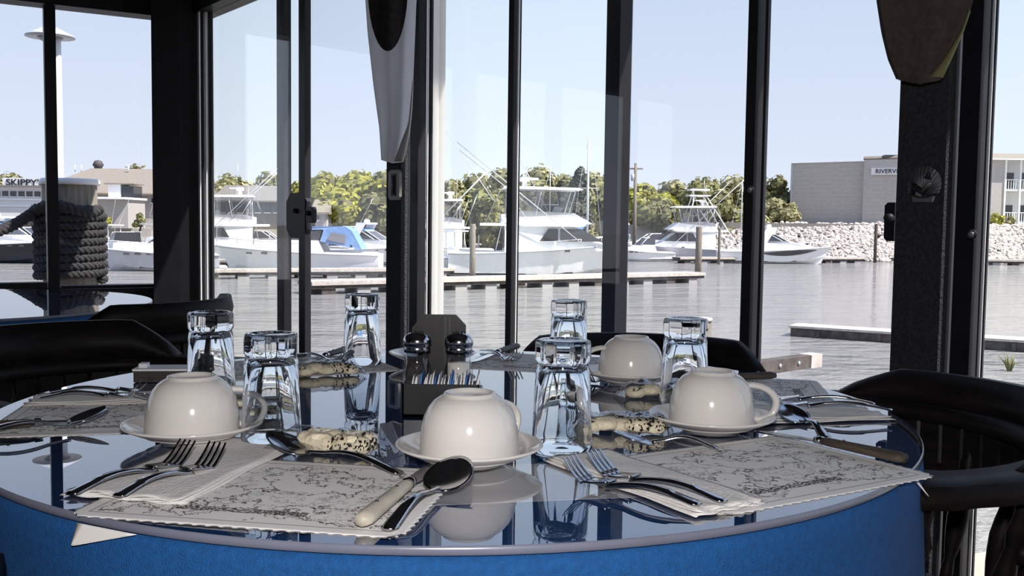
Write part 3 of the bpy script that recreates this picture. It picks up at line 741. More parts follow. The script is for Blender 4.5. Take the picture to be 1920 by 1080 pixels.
setting(880, 834, math.radians(52), 'cream saucer under the middle cup at the front', 'upside down cream coffee cup in the middle front')
setting(361, 795, math.radians(22), 'cream saucer under the left cup', 'upside down cream coffee cup at the left, handle toward the glasses')
setting(1334, 779, math.radians(2), 'cream saucer under the cup at right', 'upside down cream coffee cup at right, handle pointing right')
setting(1183, 696, math.radians(190), 'cream saucer under the back right cup', 'upside down cream coffee cup at the back right, handle pointing left')
setting(811, 662, 0, 'cream saucer half hidden behind the shakers', '', cup=False)

# ------------------------------------------------------------------ tumblers
def tumbler():
    H = .126; n = 80; R0, R1 = .0345, .0292
    def outer(a, z):
        k = .18 * min(1, max(0, (z - .012) / .05))
        if z > .101: k = 1.0
        w_ = 2 * PI / 10; m = ((a + w_ / 2) % w_) - w_ / 2; c = math.cos(PI / 10) / math.cos(m)
        return 1 * (1 - k) + k * (c * 1.02)
    prof_ = [(R0 - .0012, 0), (R0, .0012), (R0 - .0002, .010), (R0 - .0016, .035), (R0 - .0032, .070), (R1 + .0012, .094), (R1 + .0002, .098), (R1 - .0002, .1005), (R1 + .0012, .103), (R1 + .0016, .106), (R1 + .0016, .121), (R1 + .0008, .1245), (R1 - .002, H), (R1 - .005, H - .0004), (R1 - .008, H - .0016), (0, H - .0022)]
    inner = [(0, .0985), (.010, .098), (.0175, .095), (.0215, .088), (.0255, .070), (.0290, .040), (.0318, .015), (R0 - .0022, .001), (R0 - .0012, 0)]
    m = MB()
    # one closed surface: outside up, then the cavity down to the mouth
    vs = []; rings = []
    for (r, z) in prof_[:-1]:
        rings.append([(r * outer(2 * PI * i / n, z) * math.cos(2 * PI * i / n), r * outer(2 * PI * i / n, z) * math.sin(2 * PI * i / n), z) for i in range(n)])
    for rg in rings: vs += rg
    fs = []; K = len(rings)
    for j in range(K - 1):
        for i in range(n): fs.append((j * n + i, j * n + (i + 1) % n, (j + 1) * n + (i + 1) % n, (j + 1) * n + i))
    top = len(vs); vs.append((0, 0, H - .0022))
    for i in range(n): fs.append(((K - 1) * n + i, (K - 1) * n + (i + 1) % n, top))
    cc = len(vs); vs.append((0, 0, inner[0][1])); st = len(vs)
    for (r, z) in inner[1:-1]:
        for i in range(n): vs.append((r * math.cos(2 * PI * i / n), r * math.sin(2 * PI * i / n), z))
    for i in range(n): fs.append((cc, st + i, st + (i + 1) % n)[::-1])
    KI = len(inner) - 2
    for j in range(KI - 1):
        for i in range(n): fs.append((st + j * n + i, st + (j + 1) * n + i, st + (j + 1) * n + (i + 1) % n, st + j * n + (i + 1) % n)[::-1])
    l = st + (KI - 1) * n
    for i in range(n): fs.append((l + i, i, (i + 1) % n, l + (i + 1) % n)[::-1])
    m.add(vs, fs, True); return m
tum = tumbler().build('drinking_glass', glass_m)
import bmesh
bm = bmesh.new(); bm.from_mesh(tum.data); bmesh.ops.recalc_face_normals(bm, faces=bm.faces); bm.to_mesh(tum.data); bm.free()
for k, (px, py, lb) in enumerate(((1053, 846, 'upside down faceted tumbler nearest the camera, right of the middle cup'), (509, 829, 'upside down faceted tumbler right of the left cup, behind its handle'),
        (679, 683, 'upside down faceted tumbler standing alone left of the sugar caddy'), (396, 752, 'upside down faceted tumbler directly behind the left cup'),
        (1065, 700, 'upside down faceted tumbler just behind the nearest tumbler'), (1282, 764, 'upside down faceted tumbler between the two right hand cups'))):
    p = az(px, py, TZ); o = tum if k == 0 else tum.copy()
    if k: C.objects.link(o)
    o.location = (p.x, p.y, TZ + .0008); o.rotation_euler = (0, 0, .3 + k * .5); tag(o, lb, 'glass', 'faceted tumblers upside down on the table')

# ------------------------------------------------------------------ condiment caddy, shakers, sugar packets
pc = az(826, 783, TZ); CX, CY = pc.x, pc.y
t = thing('condiment_caddy', 'black plastic caddy holding shakers and sugar packets', 'caddy', (CX, CY, TZ + .001))
wb, hb, db = .101, .043, .034
mb = MB()
mb.box((0, .001, hb / 2), (wb, .002, hb)); mb.box((-wb / 2 + .001, db / 2, hb / 2), (.002, db, hb)); mb.box((wb / 2 - .001, db / 2, hb / 2), (.002, db, hb)); mb.box((0, db, hb / 2), (wb, .002, hb)); mb.box((0, db / 2, .0015), (wb, db, .003))
mb.build('packet_tray', plastic, t)
mb = MB(); mb.box((0, db + .028, .0015), (wb * 1.02, .054, .003))
mb.box((0, db + .055, .014), (wb * 1.02, .002, .028)); mb.box((-wb * .51, db + .028, .014), (.002, .054, .028)); mb.box((wb * .51, db + .028, .014), (.002, .054, .028)); mb.box((0, db + .028, .014), (.002, .054, .028))
mb.build('shaker_tray', plastic, t)
mb = MB(); mb.prism([(-.038, 0), (.030, 0), (.030, .112), (.016, .1265), (-.030, .1265), (-.045, .108), (-.045, .09), (-.038, .085)], -.003, .003, M=Matrix.Translation((-.002, db + .056, 0)) @ Matrix.Rotation(PI / 2, 4, 'X'))
mb.build('handle_plate', mat('grey_brown_plastic', (.010, .009, .009), .4, spec=.3), t)
mb = MB(); mb.box((.0, db + .050, .062), (.004, .006, .124)); mb.box((.006, db + .051, .062), (.003, .004, .124)); mb.build('handle_stem', plastic, t)
shaker_glass = fresnel_pane('thin_shaker_glass', (.93, .94, .95), .06, True, .02)
def shaker(px, label, fill, capm):
    p = ay(px, 700, CY + db + .027); r = .0185
    t = thing('condiment_shaker', label, 'shaker', (p.x, CY + db + .027, TZ + .0045))
    mb = MB(); mod = lambda a, z: 1 if z > .058 else 1 + .05 * math.cos(8 * a)
    mb.lathe([(r * .85, 0), (r, .003), (r, .052), (r * .9, .060), (r * .86, .064), (r * .84, .074), (0, .074)], 48, mod=mod); mb.build('glass_body', shaker_glass, t)
    mb = MB(); mb.lathe([(0, .004), (r * .80, .004), (r * .84, .060), (0, .061)], 24); mb.build('contents', fill, t)
    mb = MB(); mb.lathe([(r * .98, .074), (r * 1.0, .080), (r * .94, .082), (r * 1.05, .084), (r * 1.05, .091), (r * .9, .097), (r * .5, .1005), (0, .1015)], 36)
    cap = mb.build('cap', capm, t)
    for k in range(7):
        a = k * PI / 3; q = r * .42 if k < 6 else 0; mb = MB()
        mb.lathe([(.0013, .100), (.0013, .1022), (0, .1022)], 6, c=(q * math.cos(a), q * math.sin(a), 0)); mb.build('hole', black, cap)
shaker(782, 'pepper shaker with dark contents and chrome cap at left in the caddy', pepper_m, darkchrome)
shaker(860, 'salt shaker with white contents and chrome cap at right in the caddy', salt_m, darkchrome)
pk = {}
for k in range(24):
    m = packet_b if k in (3, 8, 13, 14, 19) else packet_w
    mb = MB(); lean = random.uniform(.05, .35)
    hgt = .052 + random.uniform(-.004, .006)
    mb.sheet(lambda u, v: ((u - .5) * .001, (v - .5) * .026, .0), 1, 1)
    mb = MB(); secs = []
    for i in range(5):
        s = i / 4; th_ = .0004 + .0011 * math.sin(PI * s); secs.append([(-th_, -.013, s * hgt), (th_, -.013, s * hgt), (th_ * 1.0, .013, s * hgt), (-th_, .013, s * hgt)])
    mb.loft(secs, smooth=False); o = mb.build('sugar_packet', [m])
    o.location = (CX - wb / 2 + .0065 + k * .00375, CY + db / 2 + random.uniform(-.001, .001), TZ + .0045); o.rotation_euler = (random.uniform(-.06, .06), .12 + lean * .25, random.uniform(-.12, .12))
    tag(o, 'white paper sugar packet standing in the black caddy tray' if m is packet_w else 'blue sugar packet standing among white ones in the caddy', 'sugar packet', 'white sugar packets in the caddy' if m is packet_w else 'blue sugar packets in the caddy')

_q = az(300, 716, TZ); t = thing('small_box', 'low dark box with a white top behind the left cup', 'box', (_q.x, _q.y + .012, TZ + .001), .12)
mb = MB(); mb.box((0, 0, .009), (.078, .045, .018)); mb.build('box_body', chairwood2, t)
mb = MB(); mb.box((.002, 0, .0195), (.084, .050, .003)); mb.build('lid', packet_w, t)
mb = MB(); mb.box((-.028, 0, .024), (.012, .02, .007)); mb.build('tab', packet_w, t)
# ------------------------------------------------------------------ cracker packets
def wrapper_mat():
    m = bpy.data.materials.new('printed_cellophane'); m.use_nodes = True; t = m.node_tree; t.nodes.clear(); N = t.nodes.new; Lk = t.links.new
    o = N('ShaderNodeOutputMaterial'); mx = N('ShaderNodeMixShader'); mx2 = N('ShaderNodeMixShader')
    tr = N('ShaderNodeBsdfTransparent'); tr.inputs[0].default_value = (.93, .93, .93, 1); gl = N('ShaderNodeBsdfGlossy'); gl.inputs['Roughness'].default_value = .12
    ink = N('ShaderNodeBsdfDiffuse'); ink.inputs[0].default_value = (.02, .02, .02, 1)
    lw = N('ShaderNodeLayerWeight'); lw.inputs[0].default_value = .5; mr = N('ShaderNodeMapRange'); mr.inputs[3].default_value = .05; mr.inputs[4].default_value = .45
    Lk(lw.outputs['Facing'], mr.inputs[0]); Lk(mr.outputs[0], mx.inputs[0]); Lk(tr.outputs[0], mx.inputs[1]); Lk(gl.outputs[0], mx.inputs[2])
    co = N('ShaderNodeTexCoord'); mp = N('ShaderNodeMapping'); mp.inputs['Scale'].default_value = (420, 240, 300); Lk(co.outputs['Object'], mp.inputs[0])
    nz = N('ShaderNodeTexNoise'); nz.inputs['Scale'].default_value = 1; nz.inputs['Detail'].default_value = 1; Lk(mp.outputs[0], nz.inputs[0])
    mp2 = N('ShaderNodeMapping'); mp2.inputs['Scale'].default_value = (20, 45, 30); Lk(co.outputs['Object'], mp2.inputs[0])
    n2 = N('ShaderNodeTexNoise'); n2.inputs['Scale'].default_value = 1; Lk(mp2.outputs[0], n2.inputs[0])
    g1 = N('ShaderNodeMath'); g1.operation = 'GREATER_THAN'; g1.inputs[1].default_value = .57; Lk(nz.outputs[0], g1.inputs[0])
    g2 = N('ShaderNodeMath'); g2.operation = 'GREATER_THAN'; g2.inputs[1].default_value = .56; Lk(n2.outputs[0], g2.inputs[0])
    ml = N('ShaderNodeMath'); ml.operation = 'MULTIPLY'; Lk(g1.outputs[0], ml.inputs[0]); Lk(g2.outputs[0], ml.inputs[1])
    Lk(ml.outputs[0], mx2.inputs[0]); Lk(mx.outputs[0], mx2.inputs[1]); Lk(ink.outputs[0], mx2.inputs[2]); Lk(mx2.outputs[0], o.inputs[0]); return m
wrapm = wrapper_mat()
from mathutils import noise as mn
def cracker_packet(px, py, ang, label, L=.085, W_=.045, lumps=4, stick=False, seed=0):
    p = az(px, py, TZ); t = thing('cracker_packet', label, 'crackers', (p.x, p.y, TZ + .001), ang); t.scale = (1.25, 1.25, 1.25); rnd = random.Random(seed)
    for k in range(lumps):
        mb = MB(); cx = -L * .36 + k * L * .72 / max(1, lumps - 1); cy = rnd.uniform(-.006, .006)
        if stick:
            y0 = (-.008, .009)[k % 2]; x0 = -L * .30 + (k // 2) * L * .34
            pts = [(x0 + i * .005, y0 + .001 * math.sin(i), .0095) for i in range(8)]; mb.tube(pts, [.006, .0088, .009, .0086, .009, .0088, .0086, .006], 12)
        else:
            R = rnd.uniform(.0125, .0155); mb.lathe([(0, 0), (R * .7, .0005), (R, .004), (R * .97, .008), (R * .6, .012), (0, .0125)], 18, c=(cx, cy, .001 + (k % 2) * .002), mod=lambda a, z: 1 + .05 * math.cos(7 * a))
        mb.build('cracker', cracker_m, t)
    def fn(u, v, s=1):
        x = (u - .5) * L * 1.15; y = (v - .5) * W_ * 1.15; e = min(1, min(u, 1 - u) * 7) * min(1, min(v, 1 - v) * 3.2)
        nn = mn.noise(Vector((x * 70 + seed * 9, y * 70, s * 3)))
        return (x + .002 * nn, y + .002 * nn, (.017 + .005 * nn) * e ** .6 + .0016 + .0016 * abs(nn) + (.0012 * math.sin(v * 60) if u in (0, 1) else 0))
    mb = MB(); mb.sheet(fn, 44, 26); mb.build('wrapper', wrapm, t)
cracker_packet(612, 704, .35, 'wrapped crackers left of the lone back tumbler', lumps=5, seed=1)
cracker_packet(624, 848, -.30, 'wrapped breadsticks just behind the front left spoon', L=.10, lumps=4, stick=True, seed=2)
cracker_packet(1165, 812, -.05, 'wrapped crackers with dark printed cellophane right of the nearest tumbler', L=.088, lumps=5, seed=3)
cracker_packet(1235, 745, .2, 'wrapped crackers between the back right cup and the right cup', lumps=4, seed=4)
cracker_packet(462, 768, .5, 'wrapped crackers behind the left cup handle', L=.07, lumps=4, seed=5)

# ------------------------------------------------------------------ captain's chairs
def captain_chair(loc, rz, label, R=.31, z0=.715, crest=.085, half=112, panel=False):
    t = thing('captains_chair', label, 'chair', (loc[0], loc[1], 0), rz)
    if panel:
        hs_ = 84 if panel is True else 62
        for k in range(16):
            a0 = math.radians(180 - hs_ + 2 * hs_ * (k + .08) / 16); a1 = math.radians(180 - hs_ + 2 * hs_ * (k + .92) / 16); q0 = R - .02; q1 = R - .005
            for zz0, zz1 in (((z0 - .12, z0 - .02), (.47, z0 - .145)) if panel is True else ((z0 - .10, z0 - .02),)):
                mb = MB(); mb.prism([(q0 * math.cos(a0), q0 * math.sin(a0)), (q1 * math.cos(a0), q1 * math.sin(a0)), (q1 * math.cos(a1), q1 * math.sin(a1)), (q0 * math.cos(a1), q0 * math.sin(a1))], zz0, zz1); mb.build('back_slat', chairwood, t)
        mb = MB(); mb.tube([(R * .96 * math.cos(math.radians(180 - hs_ + 2 * hs_ * i / 24)), R * .96 * math.sin(math.radians(180 - hs_ + 2 * hs_ * i / 24)), z0 - (.132 if panel is True else .108)) for i in range(25)], .014, 6); mb.build('back_rail', chairwood, t)
    def arc(a, r, z): return (r * math.cos(a), r * math.sin(a), z)
    A = [math.radians(180 - half + 2 * half * i / 40) for i in range(41)]
    secs = []
    for i, a in enumerate(A):
        e = min(i, 40 - i) / 40; wd = .036 if e > .05 else .036 * (.35 + 13 * e); th = .026; rr = R
        if e < .12: wd *= 1.25
        wd = min(wd, .045)
        secs.append([arc(a, rr - wd, z0 - th), arc(a, rr + wd, z0 - th), arc(a, rr + wd * 1.08, z0 - th * .5), arc(a, rr + wd * .9, z0), arc(a, rr - wd * .9, z0), arc(a, rr - wd * 1.08, z0 - th * .5)])
    mb = MB(); mb.loft(secs); mb.build('arm_rail', chairwood, t)
    secs = []
    for i in range(31):
        s = i / 30; a = math.radians(180 - 66 + 132 * s); e = math.sin(PI * min(1, max(0, s))) ; h = crest * min(1, e * 2.4) ** .8 + .002
        o = .012 * e
        secs.append([arc(a, R - .014, z0 - .004), arc(a, R + .030, z0 - .004), arc(a, R + .034 + o, z0 + h * .6), arc(a, R + .028 + o, z0 + h), arc(a, R + .010 + o, z0 + h), arc(a, R - .008 + o * .5, z0 + h * .6)])
    mb = MB(); mb.loft(secs); mb.build('crest_rail', chairwood, t)
    def spindle(p, q, name, r=.011):
        p, q = Vector(p), Vector(q); pts = [p.lerp(q, i / 12) for i in range(13)]
        prf = [.8, .9, .7, 1.1, 1.35, 1.5, 1.35, 1.1, .8, 1.15, .8, .9, .8]
        mb = MB(); mb.tube(pts, [r * k for k in prf], 10); mb.build(name, chairwood, t)
    for k in range(7):
        a = math.radians(180 - 62 + 124 * k / 6); spindle(arc(a, R * .80, .455), arc(a, R - .002, z0 - .02), 'spindle')
    for sg in (-1, 1): spindle(arc(math.radians(180 + sg * 92), R * .80, .455), arc(math.radians(180 + sg * 92), R - .002, z0 - .02), 'arm_post', .016)
    mb = MB(); n = 40; secs = []
    for z_, f in ((.425, .93), (.432, 1.0), (.452, 1.0), (.458, .96)):
        secs.append([(.25 * f * math.copysign(abs(math.cos(2 * PI * i / n)) ** .7, math.cos(2 * PI * i / n)), .25 * f * math.copysign(abs(math.sin(2 * PI * i / n)) ** .8, math.sin(2 * PI * i / n)), z_) for i in range(n)])
    mb.loft(secs, smooth=False); mb.build('seat', chairwood2, t)
    L4 = [(.16, .15), (.16, -.15), (-.16, .15), (-.16, -.15)]
    for x, y in L4: spindle((x * 1.35, y * 1.35, .002), (x, y, .43), 'leg', .017)
    for sg in (-1, 1): spindle((.19, sg * .185, .17), (-.19, sg * .185, .17), 'stretcher', .010)
    spindle((0, -.185, .17), (0, .185, .17), 'stretcher', .010)
    return t
captain_chair((.47, 1.425), math.radians(184), 'dark wooden captains chair at the right rim of the near table', R=.30, z0=.728, crest=.046, panel='upper')
captain_chair((.26, 2.02), math.radians(262), 'dark captains chair behind the near table below the window mullions', R=.27, z0=.70, crest=.06)
captain_chair((-1.07, 2.60), math.radians(162), 'dark captains chair drawn up to the far left table below the corner post', R=.28, z0=.735, crest=.075, panel=True)
captain_chair((-.74, 1.82), math.radians(-27), 'dark captains chair at the left rim of the near table', R=.30, z0=.72, crest=.075, panel=True)
tip_ = az(-16, 1066, .72); a_ = math.radians(54 + 285)
captain_chair((tip_.x - .27 * math.cos(a_), tip_.y - .27 * math.sin(a_)), math.radians(54), 'dark chair whose arm tip shows at the lower left corner', R=.27, z0=.735, crest=.06, half=105)

# ================================================================== OUTDOORS
WZ = -2.0
def atw(px, py): return az(px, py, WZ)
# water
m, t_, b_ = new_mat('harbour_water'); b_.inputs['Base Color'].default_value = (.31, .30, .285, 1); b_.inputs['Roughness'].default_value = .07
b_.inputs['IOR'].default_value = 1.33; b_.inputs['Specular IOR Level'].default_value = .5
co = t_.nodes.new('ShaderNodeTexCoord'); mp = t_.nodes.new('ShaderNodeMapping'); mp.inputs['Scale'].default_value = (.9, 1.7, 1)
t_.links.new(co.outputs['Object'], mp.inputs[0])
n1 = t_.nodes.new('ShaderNodeTexNoise'); n1.inputs['Scale'].default_value = 1.4; n1.inputs['Detail'].default_value = 6; n1.inputs['Roughness'].default_value = .6
t_.links.new(mp.outputs[0], n1.inputs[0])
n2_ = t_.nodes.new('ShaderNodeTexNoise'); n2_.inputs['Scale'].default_value = .33; n2_.inputs['Detail'].default_value = 3
mp2_ = t_.nodes.new('ShaderNodeMapping'); mp2_.inputs['Scale'].default_value = (.6, 1.6, 1); t_.links.new(co.outputs['Object'], mp2_.inputs[0]); t_.links.new(mp2_.outputs[0], n2_.inputs[0])
bp2 = t_.nodes.new('ShaderNodeBump'); bp2.inputs['Strength'].default_value = 1.0; bp2.inputs['Distance'].default_value = .9; t_.links.new(n2_.outputs[0], bp2.inputs['Height'])
bp = t_.nodes.new('ShaderNodeBump'); t_.links.new(bp2.outputs[0], bp.inputs['Normal']); bp.inputs['Strength'].default_value = 1.0; bp.inputs['Distance'].default_value = .34
t_.links.new(n1.outputs[0], bp.inputs['Height']); t_.links.new(bp.outputs[0], b_.inputs['Normal'])
mb = MB(); mb.add([(-300, -60, WZ), (300, -60, WZ), (300, 135, WZ), (-300, 135, WZ)], [(0, 1, 2, 3)]); struct('water', mb, m)
# shores: right bank above the riprap, left bank, far ground
mb = MB(); mb.prism([(14, 99), (30, 94.5), (75, 88), (200, 80), (200, 300), (-10, 300), (-6, 112)], -2.3, 1.45); struct('ground_right', mb, land)
mb = MB(); mb.prism([(-200, 84), (-40, 84), (-14, 96), (-4, 108), (-10, 300), (-200, 300)], -2.3, .2); struct('ground_left', mb, land)
# riprap slope: stones
def ico(r, c, rnd):
    ph = (1 + 5 ** .5) / 2
    V = [(-1, ph, 0), (1, ph, 0), (-1, -ph, 0), (1, -ph, 0), (0, -1, ph), (0, 1, ph), (0, -1, -ph), (0, 1, -ph), (ph, 0, -1), (ph, 0, 1), (-ph, 0, -1), (-ph, 0, 1)]
    Fc = [(0, 11, 5), (0, 5, 1), (0, 1, 7), (0, 7, 10), (0, 10, 11), (1, 5, 9), (5, 11, 4), (11, 10, 2), (10, 7, 6), (7, 1, 8), (3, 9, 4), (3, 4, 2), (3, 2, 6), (3, 6, 8), (3, 8, 9), (4, 9, 5), (2, 4, 11), (6, 2, 10), (8, 6, 7), (9, 8, 1)]
    sx, sy, sz = rnd.uniform(.7, 1.3), rnd.uniform(.6, 1.1), rnd.uniform(.5, .9); a = rnd.uniform(0, PI)
    out = []
    for x, y, z in V:
        k = r / 1.9 * rnd.uniform(.82, 1.15); x, y, z = x * k * sx, y * k * sy, z * k * sz
        out.append((c[0] + x * math.cos(a) - y * math.sin(a), c[1] + x * math.sin(a) + y * math.cos(a), c[2] + z))
    return out, Fc
rnd = random.Random(3); mb = MB()
edge = [(17, 97.4), (30, 93), (52, 89.0), (75, 86.2)]
mb.add([(edge[0][0] - 6, edge[0][1] - 1.0, WZ - .3), (75, 84.2, WZ - .3), (75, 89, 1.35), (30, 95.4, 1.35), (11, 100.5, 1.35)], [(0, 1, 2, 3, 4)])
for k in range(9000):
    u = rnd.random() ** .85; x = 13 + u * 50
    for (x0, y0), (x1, y1) in zip(edge, edge[1:]):
        if x <= x1: yb = y0 + (y1 - y0) * (x - x0) / (x1 - x0); break
    s_ = rnd.random(); v_s, f_s = ico(rnd.uniform(.15, .30), (x, yb - 1.6 + s_ * 3.6, WZ + .05 + s_ * 3.45), rnd); mb.add(v_s, f_s)
o = mb.build('riprap_stones', stone); tag(o, 'pale grey riprap stones covering the bank at right', 'stones', kind='stuff')
# near bank of rocks and deck under the right window
rocks = []
for k in range(16):
    mb = MB(); x = rnd.uniform(2.3, 4.4); y = rnd.uniform(3.4, 5.6); v_s, f_s = ico(rnd.uniform(.12, .3), (0, 0, 0), rnd); mb.add(v_s, f_s)
    o = mb.build('bank_rock', stone); o.location = (x, y, -.75 - (y - 3.2) * .20 + rnd.uniform(-.03, .03)); tag(o, 'pale angular rock on the bank outside the right window', 'rock', 'rocks on the near bank')
mb = MB(); mb.prism([(1.6, 2.3), (5.5, -1.5), (7.5, .5), (3.6, 6.2), (2.1, 5.6)], -2.2, -.95); struct('ground_near', mb, land)

def root(name, label, cat, p, rz=0., group=None): return thing(name, label, cat, (p[0], p[1], p[2]), rz, group)
# ---- docks
def dock(x0, y0, x1, y1, z, wd, label, plank=.45, nf=8, th=.22):
    d = Vector((x1 - x0, y1 - y0)); L = d.length; t = thing('floating_dock', label, 'dock', (x0, y0, WZ), math.atan2(d.y, d.x))
    zz = z - WZ; n = int(L / plank)
    for k in range(n):
        mb = MB(); mb.box((L * (k + .5) / n, wd / 2, zz - .02 + random.uniform(-.004, .004)), (L / n - .03, wd, .04)); mb.build('plank', dockwood, t)
    for sy in (0, wd):
        mb = MB(); mb.box((L / 2, sy, zz - .10), (L, .06, .13)); mb.build('edge_board', dockwood, t)
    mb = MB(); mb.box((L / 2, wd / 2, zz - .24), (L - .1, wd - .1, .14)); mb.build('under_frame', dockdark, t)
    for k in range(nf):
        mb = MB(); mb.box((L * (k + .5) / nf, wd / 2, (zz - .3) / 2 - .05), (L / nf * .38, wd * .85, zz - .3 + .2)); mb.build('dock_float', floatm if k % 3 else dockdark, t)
    return t
dock(-8.2, 40.3, 10.4, 53.0, -1.45, 1.5, 'long floating dock crossing in front of the white sportfishing boat', nf=14)
dock(-16.0, 50.0, -3.2, 55.5, -1.50, 1.2, 'floating dock alongside the blue canvas cruiser', nf=9)
dock(13.6, 80.0, 31.0, 86.6, -1.5, 1.3, 'floating dock below the riprap bank at right', nf=12)
dock(33.5, 86.6, 52, 84.2, -1.5, 1.2, 'far right floating dock seen beyond the column', nf=12)
dock(-30, 66.0, -12, 62.5, -1.55, 1.2, 'floating dock among the boats at left', nf=9)
t = root('floating_log', 'pale topped timber float on the near water, left of the column', 'timber', (7.75, 27.4, WZ), math.atan2(22.9 - 27.0, 14.6 - 7.7))
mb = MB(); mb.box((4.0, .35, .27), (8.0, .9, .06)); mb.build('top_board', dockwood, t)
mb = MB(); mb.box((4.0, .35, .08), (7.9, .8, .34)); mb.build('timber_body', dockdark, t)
for k in range(5):
    mb = MB(); mb.box((.8 + k * 1.6, -.07, .12), (.10, .05, .2)); mb.build('bracket', dockdark, t)
pa, pb = az(1335, 690, -1.0), az(1520, 665, -1.0); d = pb - pa
t = root('dock_beam', 'dark timber beam with pale sawn end over the near water', 'beam', pa, math.atan2(d.y, d.x))
L = d.length; mb = MB(); mb.box((L / 2, 0, -.09), (L, .22, .2)); mb.build('beam_body', dockdark, t)
mb = MB(); mb.box((L + .0, 0, -.09), (.30, .23, .21)); mb.build('pale_end', dockwood, t)
for k in range(4):
    mb = MB(); mb.tube([(L * (.2 + .2 * k), -.13, -.08), (L * (.2 + .2 * k), -.11, -.08)], .03, 8); mb.build('bolt', rail, t)
mb = MB(); mb.box((.25, 0, -.6), (.2, .2, .9)); mb.build('support', dockdark, t)
# ---- pilings
def piling(px0, px1, ptop, y, label, m=pile, cap=None, name='piling', bottom=WZ - .5, group=None):
    a = ay(px0, ptop, y); b = ay(px1, ptop, y); r = (b.x - a.x) / 2; t = root(name, label, 'piling', ((a.x + b.x) / 2, y, bottom))
    H = a.z - bottom; mb = MB(); mb.lathe([(r * 1.04, 0), (r, H * .5), (r * .98, H - .03), (r * .9, H), (0, H)], 20, mod=lambda an, z: 1 + .02 * math.sin(5 * an + z)); mb.build('post', m, t)
    if cap: mb = MB(); mb.lathe([(r * 1.08, H - .03), (r * 1.09, H - .005), (r * 1.0, H + .012), (0, H + .02)], 24); mb.build('cap', cap, t)
    return t, r, H
piling(1291, 1334, 597, 13.5, 'short weathered piling with flat top just behind the right hand glass', cap=dockwood)
piling(881, 892, 420, 53.8, 'grey piling at the stern of the white sportfishing boat')
piling(1305, 1317, 425, 61, 'tall grey piling at the end of the long dock')
piling(1347, 1352, 428, 79, 'thin dark piling beside the tower fishing boat')
piling(1640, 1646, 420, 88, 'thin dark piling standing before the riprap bank', m=dockdark)
t, r, H = piling(82, 180, 338, 6.9, 'thick wooden piling wrapped with rope outside the left window', cap=whitewall, bottom=-2.3)
# rope coil: a helix of twisted rope, and a rope end going left
def rope(pts, r, tw, label, segs=6):
    mb = MB(); pts = [Vector(p) for p in pts]; acc = 0; st = [[], [], []]
    prev = None
    for i, p in enumerate(pts):
        tdir = (pts[min(i + 1, len(pts) - 1)] - pts[max(i - 1, 0)]).normalized(); a = prev if prev else Vector((0, 0, 1)); n1 = (a - tdir * a.dot(tdir)).normalized(); prev = n1; n2 = tdir.cross(n1)
        if i: acc += (p - pts[i - 1]).length
        for k in range(3):
            th = acc * tw + k * 2 * PI / 3; st[k].append(p + n1 * math.cos(th) * r * .52 + n2 * math.sin(th) * r * .52)
    for k in range(3): mb.tube(st[k], r * .55, segs)
    return mb
px_c = ay(131, 400, 6.9); cx, cy = px_c.x, 6.9; rr = r * 1.16
z_top = ay(131, 392, 6.9).z; z_bot = ay(131, 524, 6.9).z
t = thing('mooring_rope', 'thick dark rope coiled around the big piling at left', 'rope', (cx, cy, z_bot))
turns = 9
for k in range(turns):
    pts = [(rr * math.cos(a), rr * math.sin(a), (z_top - z_bot) * (k + a / (2 * PI)) / turns) for a in [2 * PI * i / 60 for i in range(61)]]
    rope(pts, .033, 62, '').build('rope_turn', ropem, t)
pts = [(rr * math.cos(a), rr * math.sin(a) - .03, (z_top - z_bot) * (1.0 + .05 * math.sin(3 * a))) for a in [PI * 1.0 + PI * i / 30 for i in range(31)]]
rope(pts, .04, 55, '').build('rope_hitch', ropem, t)
p0 = ay(72, 392, 6.75); p1 = ay(-60, 440, 6.3)
pts = [p0.lerp(p1, i / 60) + Vector((0, 0, -.05 * math.sin(PI * i / 60))) for i in range(61)]
pts = [p - Vector((cx, cy, z_bot)) for p in pts]; rope(pts, .038, 55, '').build('rope_tail', ropem, t)
# ---- lamp posts
def lamp(px, pyhead, y, s, label, pw=.13):
    p = ay(px, pyhead, y); t = root('dock_lamp', label, 'street lamp', (p.x, y, -.5)); H = p.z + .5
    mb = MB(); mb.tube([(0, 0, 0), (0, 0, H * .5), (0, 0, H + .05)], [pw * .62, pw * .55, pw * .45], 14); mb.build('pole', gel, t)
    mb = MB(); mb.lathe([(.47 * s, H - .02 * s), (.46 * s, H + .01 * s), (.22 * s, H + .13 * s), (.14 * s, H + .17 * s), (0, H + .18 * s)], 32); mb.build('shade', gel2, t)
    mb = MB(); mb.lathe([(0, H - .13 * s), (.12 * s, H - .12 * s), (.24 * s, H - .04 * s), (.25 * s, H - .01 * s), (0, H - .01 * s)], 24); mb.build('lens', mat('lamp_lens', (.2, .2, .2), .3), t)
    mb = MB(); mb.lathe([(.06 * s, H + .17 * s), (.05 * s, H + .3 * s), (0, H + .33 * s)], 12); mb.build('finial', gel, t); return t
t = lamp(94, 68, 7.7, .385, 'white pole dock lamp with disc shade behind the left mullion', pw=.068)
pole = [c for c in t.children if c.name.startswith('pole')][0]; pole.location = (.05, 0, 0)

